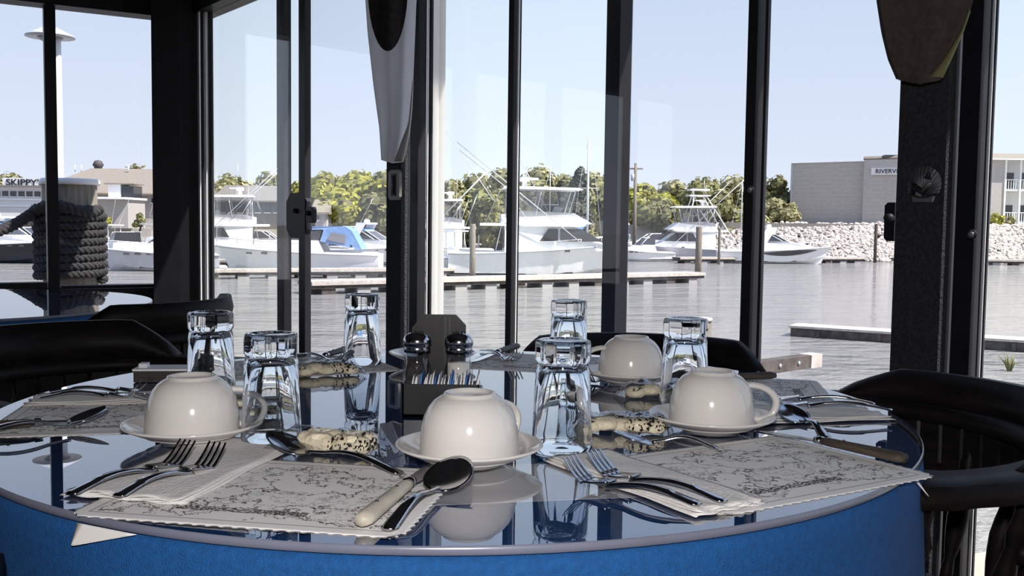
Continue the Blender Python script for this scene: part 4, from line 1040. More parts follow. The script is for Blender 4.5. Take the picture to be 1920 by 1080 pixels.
# ---- trees
def tree(px, ptop, wpx, y, m, label, base=.2, n=1500, ls=.34, seed=0, squash=1., cone=False):
    rnd = random.Random(seed * 31 + 5); top = ay(px, ptop, y); Rw = wpx / F * y / 2 * (1 if cone or wpx < 50 else 1.3); Hc = top.z - base; t = root('tree', label, 'tree', (top.x, y, base))
    mb = MB(); mb.tube([(0, 0, -.2), (.1, 0, Hc * .3), (0, .1, Hc * .6)], [Rw * .07 + .05, Rw * .05 + .04, .04], 8)
    for k in range(4):
        a = k * 1.6 + seed; mb.tube([(0.05, 0, Hc * .3), (Rw * .4 * math.cos(a), Rw * .4 * math.sin(a), Hc * .62)], [.07, .03], 6)
    mb.build('trunk', bark, t)
    blobs = []
    if cone:
        for k in range(16): h = k / 15; blobs.append((rnd.uniform(-.15, .15) * Rw, rnd.uniform(-.15, .15) * Rw, Hc * (.12 + .80 * h), Rw * (1.0 - .8 * h), Hc * .10))
    else:
        for k in range(15):
            a = rnd.uniform(0, 2 * PI); q = rnd.uniform(0, .72) * Rw; rb = rnd.uniform(.26, .44) * Rw
            zc = Hc * rnd.uniform(.25, .74) * (1 - .25 * (q / Rw) ** 2); rz_ = min(rb * .8, Hc * .26, Hc - zc); blobs.append((q * math.cos(a), q * math.sin(a), zc, rb, rz_))
        blobs.append((0, 0, Hc * .78, Rw * .4, Hc * .22))
    mb = MB()
    for k in range(n):
        bx_, by_, bz_, rb, rz_ = blobs[rnd.randrange(len(blobs))]
        u = rnd.uniform(-1, 1); a = rnd.uniform(0, 2 * PI); s_ = math.sqrt(1 - u * u); f = rnd.uniform(.75, 1.05)
        c = Vector((bx_ + rb * f * s_ * math.cos(a), by_ + rb * f * s_ * math.sin(a), bz_ + rz_ * f * u)); l = ls * rnd.uniform(.6, 1.3)
        nrm_ = Vector((s_ * math.cos(a), s_ * math.sin(a), u + .3)) + Vector((rnd.uniform(-.7, .7), rnd.uniform(-.7, .7), rnd.uniform(-.7, .7))); nrm_.normalize()
        e1 = nrm_.orthogonal().normalized(); e2 = nrm_.cross(e1)
        mb.add([c + e1 * l, c + e2 * l * .8, c - e1 * l, c - e2 * l * .8], [(0, 1, 2, 3)])
    o = mb.build('foliage', m, t); o['kind'] = 'stuff'
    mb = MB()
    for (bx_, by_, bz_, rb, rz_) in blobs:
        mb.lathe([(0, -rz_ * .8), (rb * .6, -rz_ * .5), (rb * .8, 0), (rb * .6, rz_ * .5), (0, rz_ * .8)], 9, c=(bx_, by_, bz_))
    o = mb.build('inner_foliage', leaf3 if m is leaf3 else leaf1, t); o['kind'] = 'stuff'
    return t
TR_ = [(22, 322, 90, 96, leaf4, 'olive tree tops above the white shop at far left', .2), (75, 338, 60, 97, leaf1, 'small dark tree between the white shop and the tan roof', .2),
 (255, 308, 90, 112, leaf4, 'tree crown just showing over the ridge of the tan roof', .2),
 (430, 326, 110, 108, leaf4, 'pale tree left of the reflecting mullion above the long grey roof', .2), (505, 322, 100, 110, leaf1, 'olive tree behind the grey roof beside the black mullion', .2),
 (612, 320, 110, 88, leaf2, 'bright yellow green tree above the small shed', .2), (668, 316, 130, 92, leaf2, 'tall yellow green tree left of the hanging flag', .2), (720, 318, 110, 86, leaf2, 'yellow green tree touching the central post', .2), (640, 356, 120, 80, leaf2, 'lower yellow green tree behind the small shed', .2), (706, 362, 90, 80, leaf1, 'low olive tree behind the docks near the central post', .2),
 (850, 334, 80, 98, leaf4, 'pale olive tree right of the white window frame', .2), (893, 322, 110, 102, leaf1, 'olive tree behind the flybridge, left of it', .2), (940, 312, 120, 106, leaf4, 'tall pale tree left of the slim mullion', .2), (905, 352, 70, 92, leaf1, 'low dark tree over the stern of the sportfishing boat', .2),
 (1010, 308, 130, 108, leaf4, 'pale tree top above the radar of the sportfishing boat', .2), (1062, 326, 95, 104, leaf1, 'olive tree left of the dark evergreen', .2), (1112, 318, 100, 106, leaf4, 'pale tree right of the tall mast', .2), (1150, 318, 90, 110, leaf1, 'tree hidden mostly by the wide mullion', .2),
 (1208, 342, 90, 104, leaf2, 'sunlit green tree beside the utility pole', .2), (1262, 336, 120, 110, leaf4, 'pale hazy tree behind the tower boat', .2), (1322, 330, 120, 108, leaf1, 'olive tree above the tuna tower', .2), (1378, 326, 110, 106, leaf4, 'pale tree left of the right black mullion', .2), (1350, 368, 110, 98, leaf1, 'dark lower tree behind the tower boat', .2), (1240, 372, 110, 98, leaf1, 'low tree over the bow of the tower boat', .2),
 (1425, 326, 90, 108, leaf1, 'olive tree hidden behind the right mullion', .2), (1458, 328, 70, 107, leaf1, 'dark leafed tree beside the grey shingled building', 1.4), (1452, 372, 70, 101, leaf4, 'low pale shrub tree at the left corner of the grey building', 1.4)]
for k, (px, pt, wp, y, m, lb, bs) in enumerate(TR_): tree(px, pt, wp, y, m, lb, bs, seed=k, n=1900, ls=.30)
tree(1085, 316, 62, 99, leaf3, 'dark conical evergreen tree right of the sportfishing boat', n=2600, ls=.3, seed=50, cone=True)
tree(1056, 345, 44, 97, leaf3, 'smaller dark evergreen tree beside the flybridge', n=1500, ls=.3, seed=51, cone=True)
for k, (px, y, lb) in enumerate(((845, 104, 'under the flybridge boat'), (905, 104, 'behind the stern piling'), (965, 106, 'behind the sportfishing cabin'), (1030, 104, 'behind the cabin windows'), (1090, 103, 'below the conical evergreen'), (1150, 104, 'behind the wide mullion'), (1210, 103, 'beside the utility pole'), (1262, 101, 'behind the tower boat bow'), (1318, 100, 'behind the tower frame'), (1376, 98.5, 'left of the right mullion'), (1432, 97.5, 'beside the riprap'), (640, 81, 'behind the blue canvas cruiser'), (705, 81, 'near the central post'), (590, 81, 'under the straw roofed shed'))):
    tree(px, 396 + (k % 3) * 5, 74, y, leaf1 if k % 2 else leaf4, 'low waterside bush ' + lb, -1.9, n=900, ls=.24, seed=100 + k)
for k, (px, pt, wp, y, m, lb, bs) in enumerate(((1866, 400, 36, 95, leaf2, 'small yellow green shrub on the bank beyond the column', 1.45), (194, 400, 40, 80, leaf2, 'small bright shrub beside the big piling', .2), (262, 398, 30, 80, leaf1, 'small dark shrub before the tan roofed building', .2), (1895, 404, 26, 96, leaf4, 'grey green shrub at the far right wall', 1.45))):
    o = tree(px, pt, wp, y, m, lb, bs, n=500, ls=.14, seed=70 + k); o['category'] = 'shrub'; o.name = 'shrub'
t = root('water_weed', 'small green weed tuft on the water at far right', 'plant', az(1893, 694, WZ + .02)); mb = MB()
for k in range(14):
    a = rnd.uniform(0, 6.28); mb.tube([(0, 0, -.1), (.10 * math.cos(a), .06 * math.sin(a), rnd.uniform(.1, .3)), (.25 * math.cos(a), .2 * math.sin(a), rnd.uniform(.1, .4))], [.02, .014, .003], 4)
o = mb.build('stems', leaf1, t); o['kind'] = 'stuff'

# ---- buildings
def XY(px, y): return ay(px, 400, y).x
def zat(py, px, y): return ay(px, py, y).z
# grey shingled building at right: two wings of different set back
t = root('shingled_building', 'grey shingled windowless building above the riprap, with a hotel sign', 'building', (XY(1480, 104), 104, 1.45))
ox, oy, oz = XY(1480, 104), 104, 1.45
def wing(p0, p1, zt0, zt1, dep, name, mm=siding):
    mb = MB(); d = Vector((p1[0] - p0[0], p1[1] - p0[1])); n = Vector((-d.y, d.x)).normalized() * dep
    q = [(p0[0] - ox, p0[1] - oy), (p1[0] - ox, p1[1] - oy), (p1[0] + n.x - ox, p1[1] + n.y - oy), (p0[0] + n.x - ox, p0[1] + n.y - oy)]
    vs = [(x, y, 0) for x, y in q] + [(q[0][0], q[0][1], zt0 - oz), (q[1][0], q[1][1], zt1 - oz), (q[2][0], q[2][1], zt1 - oz), (q[3][0], q[3][1], zt0 - oz)]
    mb.add(vs, [(0, 1, 5, 4), (1, 2, 6, 5), (2, 3, 7, 6), (3, 0, 4, 7), (4, 5, 6, 7)]); return mb.build(name, mm, t)
A0 = (XY(1481, 104), 104); A1 = (XY(1617, 100), 100)
wl = wing(A0, A1, zat(307, 1481, 104), zat(303, 1617, 100), 9, 'left_wing')
B0 = (XY(1617, 99.2), 99.2); B1 = (XY(1790, 95), 95)
wr_ = wing(B0, B1, zat(300, 1617, 99.2), zat(294, 1790, 95), 9, 'right_wing')
def course(par, p0, p1, z0, z1, n):
    for k in range(n):
        z = z0 + (z1 - z0) * (k + 1) / (n + 1); mb = MB(); a = Vector((p0[0] - ox, p0[1] - oy, z - oz)); b = Vector((p1[0] - ox, p1[1] - oy, z - oz))
        mb.tube([a, b], .016, 4, smooth=False); mb.build('shingle_course', siding, par)
course(wl, A0, A1, 1.6, zat(305, 1617, 100), 13); course(wr_, B0, B1, 1.6, zat(300, 1700, 97), 14)
mb = MB(); a = Vector((B0[0] + .3 - ox, B0[1] - oy + 1, zat(296, 1620, 99) - oz)); b = Vector((B1[0] - ox, B1[1] - oy + 1, zat(291, 1790, 95) - oz)); mb.tube([a, b], .22, 4, smooth=False); mb.build('roof_edge', roofm, t)
mb = MB(); mb.box((XY(1668, 99) - ox, 99 - oy, zat(295, 1668, 99) - oz + .1), (1.6, .6, .25)); mb.build('roof_vent', winm, t)
mb = MB(); mb.box((A0[0] - ox + .05, A0[1] - oy - .03, (zat(307, 1481, 104) - oz) / 2), (.14, .14, zat(307, 1481, 104) - oz)); mb.build('corner_trim', gel2, t)
mb = MB(); mb.tube([(A0[0] - ox, A0[1] - oy - .1, zat(306, 1481, 104) - oz), (A1[0] - ox, A1[1] - oy - .1, zat(302, 1617, 100) - oz)], .09, 4, smooth=False); mb.build('eave_trim', gel2, t)
sd = (Vector(B1) - Vector(B0)); sa = math.atan2(sd.y, sd.x)
p0 = az; sx0, sx1 = 1631, 1702; f0 = (1631 - 1617) / (1790 - 1617)
ps = Vector((XY(1667, 97.9), 97.75)); sw = (sx1 - sx0) / F * 97.9
mb = MB(); mb.box((0, 0, 0), (sw, .12, .70)); sg_ = mb.build('sign_board', whitewall, t); sg_.location = (ps.x - ox, ps.y - oy, zat(321, 1667, 97.8) - oz); sg_.rotation_euler = (0, 0, sa)
tm = text_mb('RIVERVIEW', .62, .02); o = tm.build('sign_lettering', black, sg_); o.location = (.05, -.09, -.02); o.rotation_euler = (PI / 2, 0, 0)
# balcony building at far right
t = root('balcony_building', 'grey building with white balconies seen right of the column', 'building', (XY(1850, 96), 96, 1.45)); ox, oy, oz = XY(1850, 96), 96, 1.45
x0, x1, x2 = XY(1830, 96) - ox, XY(1882, 96) - ox, XY(1990, 96) - ox; zt = zat(300, 1865, 96) - oz
mb = MB(); mb.box(((x0 + x1) / 2, 3, zt / 2), (x1 - x0, 6, zt)); mb.build('side_wall', siding, t)
mb = MB(); mb.box(((x1 + x2) / 2, 4.5, zt / 2), (x2 - x1, 6, zt)); mb.build('back_wall', whitewall, t)
mb = MB(); mb.prism([(x0 - .3, 2.6), (x2 + .3, 2.6), (x2 + .3, -.6), (x0 - .3, -.6)], zt, zt + .12); mb.build('eave', gel, t)
mb = MB(); mb.add([(x0 - .3, -.6, zt + .12), (x2 + .3, -.6, zt + .12), (x2 + .3, 6, zt + 1.1), (x0 - .3, 6, zt + 1.1)], [(0, 1, 2, 3)]); mb.build('roof', roofm, t)
for k in range(5):
    mb = MB(); mb.box((x1 + k * 1.45, .0, zt / 2), (.16, .16, zt)); mb.build('post', gel, t)
for lv in (0, 1):
    z = .3 + lv * zt * .5; mb = MB(); mb.box(((x1 + x2) / 2, .8, z), (x2 - x1, 1.6, .16)); b_o = mb.build('balcony', gel, t)
    mb = MB(); mb.box(((x1 + x2) / 2, .0, z + 1.0), (x2 - x1, .07, .07)); mb.build('hand_rail', gel, b_o)
    for k in range(24):
        mb = MB(); mb.box((x1 + (x2 - x1) * (k + .5) / 24, 0, z + .5), (.05, .05, 1.0)); mb.build('baluster', gel, b_o)
    for k in range(3):
        mb = MB(); mb.box((x1 + 1 + k * 1.9, 1.47, z + 1.0), (1.1, .06, 1.5)); mb.build('window', winm, t)
# white shop with sign at far left
t = root('white_shop', 'white waterfront shop with a row of dark windows and black lettered sign', 'building', (XY(10, 84), 84.5, .2)); ox, oy, oz = XY(10, 84), 84.5, .2
xa, xb = XY(-90, 84) - ox, XY(92, 84) - ox; zr = zat(336, 40, 84) - oz; zs_ = zat(350, 40, 84) - oz; zw0, zw1 = zat(368, 40, 84) - oz, zat(359, 40, 84) - oz; zb = zat(386, 40, 84) - oz
mb = MB(); mb.box(((xa + xb) / 2, 3, zs_ / 2), (xb - xa, 6, zs_)); mb.build('wall', whitewall, t)
mb = MB(); mb.box(((xa + xb) / 2, 2.6, zs_ + .05), (xb - xa + .6, 6.4, .16)); mb.build('roof', roofg, t)
for zz in (zb, zw0 - .25, zw1 + .3):
    mb = MB(); mb.box(((xa + xb) / 2, -.06, zz), (xb - xa, .12, .14)); mb.build('trim_band', gel, t)
for k in range(12):
    px = -86 + k * 15.2; mb = MB(); mb.box((XY(px, 84) - ox, -.03, (zw0 + zw1) / 2), (.50, .08, (zw1 - zw0) * 1.15)); w_o = mb.build('window', winm, t)
    mb = MB(); mb.box((XY(px, 84) - ox, -.08, (zw0 + zw1) / 2 - (zw1 - zw0) * .6), (.6, .08, .06)); mb.build('window_sill', gel, w_o)
mb = MB(); mb.box((XY(42, 84) - ox, -.1, (zr + zs_) / 2 + .05), (80 / F * 84, .12, zr - zs_ + .15)); sg_ = mb.build('sign_board', whitewall, t)
tm = text_mb("SKIPPY'S", .82, .03); tm.v = [(x * 1.08, y * .92, z) for x, y, z in tm.v]; o = tm.build('sign_lettering', black, sg_); o.location = (XY(44, 84) - ox, -.19, (zr + zs_) / 2 + .04); o.rotation_euler = (PI / 2, 0, 0)
mb = MB(); mb.box(((xa + xb) / 2, -1.5, .45), (xb - xa, 3, .12)); mb.build('deck', dockdark, t)
for k in range(9): mb = MB(); mb.box((xa + (xb - xa) * (k + .5) / 9, -2.9, -.3), (.18, .18, 1.6)); mb.build('deck_post', dockdark, t)
# tan roofed building
def roofed(px0, px1, pridge, peave, y, base, rm, wm, label, hip=(0, 0), wins=(), dep=9, name='roofed_building'):
    xo = XY((px0 + px1) / 2, y); t = root(name, label, 'building', (xo, y, base)); a, b = XY(px0, y) - xo, XY(px1, y) - xo
    ze = zat(peave, (px0 + px1) / 2, y) - base; zr = ay((px0 + px1) / 2, pridge, y + dep / 2).z - base
    mb = MB(); mb.box(((a + b) / 2, dep / 2, ze / 2), (b - a - .6, dep - .8, ze)); mb.build('wall', wm, t)
    mb = MB(); h0, h1 = hip; vs = [(a, -.2, ze), (b, -.2, ze), (b - h1, dep / 2, zr), (a + h0, dep / 2, zr), (a, dep + .2, ze), (b, dep + .2, ze)]
    vs += [(x, y_, z - .14) for x, y_, z in vs]
    mb.add(vs, [(0, 1, 2, 3), (3, 2, 5, 4), (0, 3, 4), (1, 5, 2), (6, 7, 1, 0), (6, 9, 8, 7), (9, 10, 11, 8), (10, 4, 5, 11), (6, 0, 4, 10), (7, 11, 5, 1)]); r_o = mb.build('roof', rm, t)
    for (p0_, p1_, t0_, t1_) in wins:
        u0, u1 = XY(p0_, y) - xo, XY(p1_, y) - xo; z0_, z1_ = zat(t1_, p0_, y) - base, zat(t0_, p0_, y) - base
        mb = MB(); mb.box(((u0 + u1) / 2, .36, (z0_ + z1_) / 2), (u1 - u0, .12, z1_ - z0_)); w_o = mb.build('window', winm, t)
        mb = MB(); mb.box(((u0 + u1) / 2, .27, z0_ - .05), (u1 - u0 + .15, .1, .1)); mb.build('window_sill', gel, w_o)
    return t, r_o, a, b, ze, zr, xo
t, ro, a, b, ze, zr, xo = roofed(55, 345, 316, 362, 92, .2, roofm, siding, 'large tan roofed building behind the left marina boats', hip=(3.4, 0), wins=((262, 268, 372, 380), (282, 290, 372, 380), (300, 308, 372, 380)), dep=11)
for px in (140, 152, 240): 
    q = ay(px, 322, 96.5); mb = MB(); mb.tube([(q.x - xo, 4.6, q.z - .2), (q.x - xo, 4.6, q.z + .45)], .06, 6); mb.build('roof_vent', gel, ro)
q = ay(188, 310, 99); mb = MB(); mb.lathe([(.35, -.6), (.4, -.2), (.55, 0), (.35, .4), (0, .5)], 10, c=(q.x - xo, 6.5, q.z - .2)); mb.build('cupola', mat('dark_cupola', (.08, .07, .07), .7), ro)
t = root('terrace_house', 'small white walled terrace house with awning beside the big piling', 'building', (XY(212, 86), 86, .2)); xo = XY(212, 86)
z1 = zat(374, 212, 86) - .2; mb = MB(); mb.box((0, 2, z1 / 2), (2.6, 4, z1)); mb.build('wall', mat('warm_grey_plaster', (.42, .39, .36), .8), t)  # plain warm grey plaster, one even colour
mb = MB(); mb.box((.0, 1.4, z1 + .1), (3.0, 5.2, .18)); mb.build('balcony', gel, t)
mb = MB(); mb.box((-.5, 2.6, z1 + .85), (1.1, 2, 1.2)); mb.build('dormer', whitewall, t); mb = MB(); mb.box((.7, 2.6, z1 + .75), (1.0, 2, 1.0)); mb.build('dark_opening', winm, t)
mb = MB(); mb.box((-.0, 2.6, z1 + 1.42), (2.7, 2.4, .12)); mb.build('roof', roofm, t)
roofed(398, 560, 348, 376, 94, .2, roofg, mat('dark_brown_wall', (.16, .145, .13), .8), 'long low grey roofed boathouse behind the outriggers', wins=[(410 + 17 * k, 420 + 17 * k, 382, 398) for k in range(7)], dep=8)  # boathouse wall in one even dark brown
roofed(582, 618, 374, 398, 76, .2, mat('straw_roof', (.26, .23, .17), .9), siding, 'small shed with a straw coloured roof below the yellow trees', wins=((590, 596, 404, 412),), dep=3.4, name='shed')

# ---- boats
def hull_mb(L, B, fs, fb, draft=.35, n=14, rake=.10):
    secs = []
    for i in range(n + 1):
        s = i / n; k = max(0, (s - .40) / .60); hb = B / 2 * (1 - k ** 2.4) * (.92 + .08 * min(1, s * 4)) + .02; ch = B / 2 * .84 * (1 - k ** 1.7) + .01
        zs_ = fs + (fb - fs) * s ** 1.7; xk = -L / 2 + L * s * (1 - rake * .9); xs = -L / 2 + L * s; xc = (xk + xs) / 2 - .02 * L * k
        zc = .10 + .35 * fb * k ** 2.2; zk = -draft * (1 - k ** 3) + .05 * k
        secs.append([(xk, 0, zk), (xc, -ch, zc), (xs * .4 + xc * .6, -(hb * .45 + ch * .55), zc + (zs_ - zc) * .5), (xs, -hb, zs_), (xs, hb, zs_), (xs * .4 + xc * .6, (hb * .45 + ch * .55), zc + (zs_ - zc) * .5), (xc, ch, zc)])
    return secs
def boat(label, px, pwl, L, B, fs, fb, facing, kind, y=None, hullm=gel, extra=None, name='motor_boat', skew=0.):
    p = atw(px, pwl) if y is None else ay(px, 500, y); t = thing(name, label, 'boat', (p.x, p.y, WZ), (0 if facing > 0 else PI) + skew)
    secs = hull_mb(L, B, fs, fb); mb = MB(); mb.loft(secs, smooth=False); mb.build('hull', hullm, t)
    mb = MB(); ps_ = [Vector(s[3]) + Vector((0, -.02, .0)) for s in secs]; mb.tube(ps_, .045, 6); mb.build('rub_rail', gel2, t)
    mb = MB(); ps_ = [Vector(s[4]) + Vector((0, .02, .0)) for s in secs]; mb.tube(ps_, .045, 6); mb.build('rub_rail', gel2, t)
    for sg in (-1, 1):
        mb = MB(); k3 = [Vector((s[1][0], sg * (abs(s[1][1]) + .012), min(.2, s[1][2] + .02))) for s in secs[:11]]; k4 = [v + Vector((0, sg * .015, .10)) for v in k3]
        vs = k3 + k4; nn = len(k3); mb.add(vs, [(i, i + 1, nn + i + 1, nn + i) for i in range(nn - 1)]); mb.build('boot_stripe', bootst, t)
    # foredeck crown and bow rail
    i0 = 7; mb = MB(); mb.loft([[Vector(s[3]) + Vector((0, .06, 0)), Vector((s[3][0], s[3][1] * .4, s[3][2] + .10 * (1 - j / 7))), Vector((s[3][0], -s[3][1] * .4, s[3][2] + .10 * (1 - j / 7))), Vector(s[4]) + Vector((0, -.06, 0))] for j, s in enumerate(secs[i0:])], smooth=False); mb.build('foredeck', gel, t)
    for sg in (-1, 1):
        mb = MB(); pr = [Vector((s[3][0] - .05, sg * abs(s[3][1]) * .94, s[3][2] + .50)) for s in secs[6:]]; mb.tube(pr, .022, 5)
        for v in pr[::2]: mb.tube([v, v - Vector((0, 0, .5))], .018, 5)
        mb.build('bow_rail', rail, t)
    kind(t, L, B, fs, fb)
    return t
def side_windows(t, poly, hw, m=boatglass, name='window'):
    """poly of x,z; hw(x,z) the half width of the wall there"""
    for sg in (-1, 1):
        mb = MB(); n = len(poly); vs = [(x, sg * (hw(x, z) - .03), z) for x, z in poly] + [(x, sg * (hw(x, z) + .02), z) for x, z in poly]
        mb.add(vs, [tuple(range(n)), tuple(range(n, 2 * n))[::-1]] + [(i, (i + 1) % n, n + (i + 1) % n, n + i) for i in range(n)]); mb.build(name, m, t)
def bars(t, name, segs, r, m=rail):
    mb = MB()
    for a, b in segs: mb.tube([a, b], r, 5)
    return mb.build(name, m, t)
def sportfish(t, L, B, fs, fb):
    h = L
    # deckhouse
    z0 = fs + .15; x0, x1 = -.20 * h, .34 * h; zt = z0 + 1.45
    pts = [(x0, z0 - .3, B * .40), (x1 + .12 * h, z0 + .20, B * .30), (x1, z0 + .45, B * .34), (x1 - .16 * h, zt, B * .34), (x0, zt, B * .38)]
    mb = MB(); mb.prof(pts); dh = mb.build('deckhouse', gel, t)
    hw = lambda x, z: B * (.40 - .03 * max(0, (x - x0) / (x1 - x0)) - .02 * (z - z0) / 1.4)
    side_windows(dh, [(x0 + .30 * h * .62, z0 + .62), (x0 + .30 * h * .95, z0 + .62), (x0 + .30 * h * .95, zt - .12), (x0 + .30 * h * .78, zt - .12)], lambda x, z: B * .385)
    side_windows(dh, [(x0 + .30 * h * .99, z0 + .62), (x1 - .01 * h, z0 + .62), (x1 - .13 * h, zt - .12), (x0 + .30 * h * .99, zt - .12)], lambda x, z: B * .372)
    # aft bulkhead door and windows facing the cockpit
    for yy, w2 in ((-.28, .26), (.28, .26), (0, .2)):
        mb = MB(); mb.box((x0 - .02, yy * B * .8, z0 + .75), (.06, w2 * B * .55, 1.0 if yy else 1.4)); mb.build('door' if not yy else 'window', boatglass, dh)
    # overhang and flybridge
    mb = MB(); mb.prof([(x0 - .13 * h, zt, B * .40), (x1 - .14 * h, zt, B * .40), (x1 - .10 * h, zt + .08, B * .38), (x1 - .14 * h, zt + .16, B * .38), (x0 - .13 * h, zt + .16, B * .40)]); mb.build('flybridge_deck', gel, t)
    zf = zt + .16; fx0, fx1 = x0 - .02 * h, x1 - .19 * h
    mb = MB(); mb.prof([(fx0, zf, B * .36), (fx1 + .13 * h, zf, B * .28), (fx1 + .02 * h, zf + .62, B * .34), (fx0 + .12 * h, zf + .72, B * .36), (fx0, zf + .5, B * .36)]); fb_ = mb.build('flybridge_coaming', gel, t)
    zh = zf + 1.95; hx0, hx1 = x0 - .01 * h, x1 - .14 * h
    mb = MB(); mb.prof([(hx0, zh, B * .38), (hx1, zh - .05, B * .36), (hx1 + .02 * h, zh, B * .34), (hx1 - .01 * h, zh + .10, B * .34), (hx0 + .02 * h, zh + .16, B * .37), (hx0, zh + .1, B * .38)]); ht = mb.build('hardtop', gel, t)
    for sg in (-1, 1):
        bars(t, 'hardtop_post', [((fx0 + .03 * h, sg * B * .35, zf + .3), (hx0 + .03 * h, sg * B * .36, zh)), ((fx1 - .01 * h, sg * B * .33, zf + .5), (hx1 - .02 * h, sg * B * .34, zh)), (((fx0 + fx1) / 2, sg * B * .35, zf + .5), ((hx0 + hx1) / 2, sg * B * .35, zh))], .035)
        mb = MB(); mb.add([(fx0 + .02 * h, sg * B * .365, zf + .3), (fx1 + .01 * h, sg * B * .345, zf + .55), (hx1 - .01 * h, sg * B * .35, zh), (hx0 + .01 * h, sg * B * .375, zh)], [(0, 1, 2, 3)]); mb.build('clear_curtain', clearvinyl, t)
    mb = MB(); mb.add([(hx0 - .01 * h, -B * .37, zh), (hx0 - .01 * h, B * .37, zh), (x0 - .10 * h, B * .38, zt + .2), (x0 - .10 * h, -B * .38, zt + .2)], [(0, 1, 2, 3)]); mb.build('clear_curtain', clearvinyl, t)
    # helm console, seats, radar
    mb = MB(); mb.prof([(fx1 - .08 * h, zf, .5), (fx1 - .03 * h, zf + .9, .45), (fx1 - .07 * h, zf + 1.0, .45), (fx1 - .11 * h, zf, .5)]); mb.build('helm_console', gel2, t)
    for yy in (-.5, .5): mb = MB(); mb.prof([(fx0 + .07 * h, zf + .5, .28), (fx0 + .11 * h, zf + .5, .28), (fx0 + .11 * h, zf + .6, .28), (fx0 + .075 * h, zf + .62, .28), (fx0 + .07 * h, zf + 1.1, .26), (fx0 + .06 * h, zf + 1.1, .26)], M=Matrix.Translation((0, yy, 0))); mb.build('helm_seat', tancanvas, t)
    mb = MB(); mb.lathe([(.16, zh + .15), (.14, zh + .45), (.30, zh + .48), (.30, zh + .66), (.2, zh + .72), (0, zh + .72)], 18, c=(hx0 + .12 * h, 0, 0)); mb.build('radar_dome', gel, ht)
    mb = MB(); mb.box((hx0 + .17 * h, 0, zh + .62), (.5, 1.2, .08)); mb.build('radar_bar', gel, ht)
    for xx, yy, l in ((.06, -.3, 1.8), (.14, .3, 2.4)): bars(ht, 'antenna', [((hx0 + xx * h, yy * B, zh + .1), (hx0 + xx * h - .1, yy * B, zh + .1 + l))], .018)
    # outriggers
    for sg in (-1, 1):
        bars(t, 'outrigger', [((x1 - .12 * h, sg * B * .42, zt - 1.0), (x0 + .10 * h - .45 * h * .8, sg * B * .62, zt + 4.6))], .03)
        bars(t, 'outrigger_brace', [((x0 + .12 * h, sg * B * .40, zf + .2), (x0 + .02 * h, sg * B * .46, zf + 1.6))], .025)
    # cockpit: coaming, fighting chair, ladder
    mb = MB(); mb.prof([(-.5 * h, fs, B * .44), (x0, fs, B * .45), (x0, fs + .12, B * .45), (-.5 * h, fs + .10, B * .43)]); mb.build('cockpit_coaming', gel, t)
    mb = MB(); mb.tube([(-.36 * h, 0, fs - .2), (-.36 * h, 0, fs + .35)], .07, 8); mb.box((-.36 * h, 0, fs + .42), (.5, .55, .1)); mb.box((-.36 * h + .24, 0, fs + .75), (.08, .5, .6)); mb.build('fighting_chair', tancanvas, t)
    bars(t, 'ladder', [((x0 - .05 * h, -B * .22, fs), (x0 - .01 * h, -B * .22, zt + .3)), ((x0 - .05 * h, -B * .10, fs), (x0 - .01 * h, -B * .10, zt + .3))] + [((x0 - .05 * h + .04 * h * k / 6, -B * .22, fs + .3 * k), (x0 - .05 * h + .04 * h * k / 6, -B * .10, fs + .3 * k)) for k in range(1, 7)], .022)
    mb = MB(); mb.box((-.52 * h, 0, .22), (.7, B * .7, .07)); mb.build('swim_platform', dockwood, t)
    for k, xx in enumerate((.12, .36)):
        side_windows(t, [(xx * h, fs + .35 * (k + 1) * .5), (xx * h + .3, fs + .35 * (k + 1) * .5), (xx * h + .28, fs + .35 * (k + 1) * .5 + .12), (xx * h, fs + .35 * (k + 1) * .5 + .12)], lambda x, z: B * (.46 - (.18 if x > .3 * h else 0)), name='port_light')
def towerboat(t, L, B, fs, fb):
    sportfish(t, L, B, fs, fb); h = L; z0 = fs + 1.76; zt = z0 + 1.95
    segs = []
    for sg in (-1, 1):
        segs += [((-.44 * h, sg * B * .42, fs + .2), (-.12 * h, sg * B * .16, zt + 1.0)), ((.12 * h, sg * B * .36, fs + 1.4), (.0, sg * B * .16, zt + 1.0)), ((-.30 * h, sg * B * .40, fs + .3), (-.02 * h, sg * B * .3, zt)), ((-.12 * h, sg * B * .16, zt + 1.0), (.02 * h, sg * B * .16, zt + 1.0)), ((-.33 * h, sg * B * .34, fs + 1.3), (.06 * h, sg * B * .36, fs + 1.9)), ((-.24 * h, sg * B * .28, fs + 2.4), (-.05 * h, sg * B * .34, fs + 1.4))]
    bars(t, 'tower_frame', segs, .05, gel); mb = MB(); mb.box((-.05 * h, 0, zt + 1.05), (.22 * h, B * .42, .10)); mb.build('tower_platform', gel, t)
    mb = MB(); mb.box((-.05 * h, 0, zt + 1.55), (.20 * h, B * .40, .16)); mb.build('tower_belly_band', gel, t)
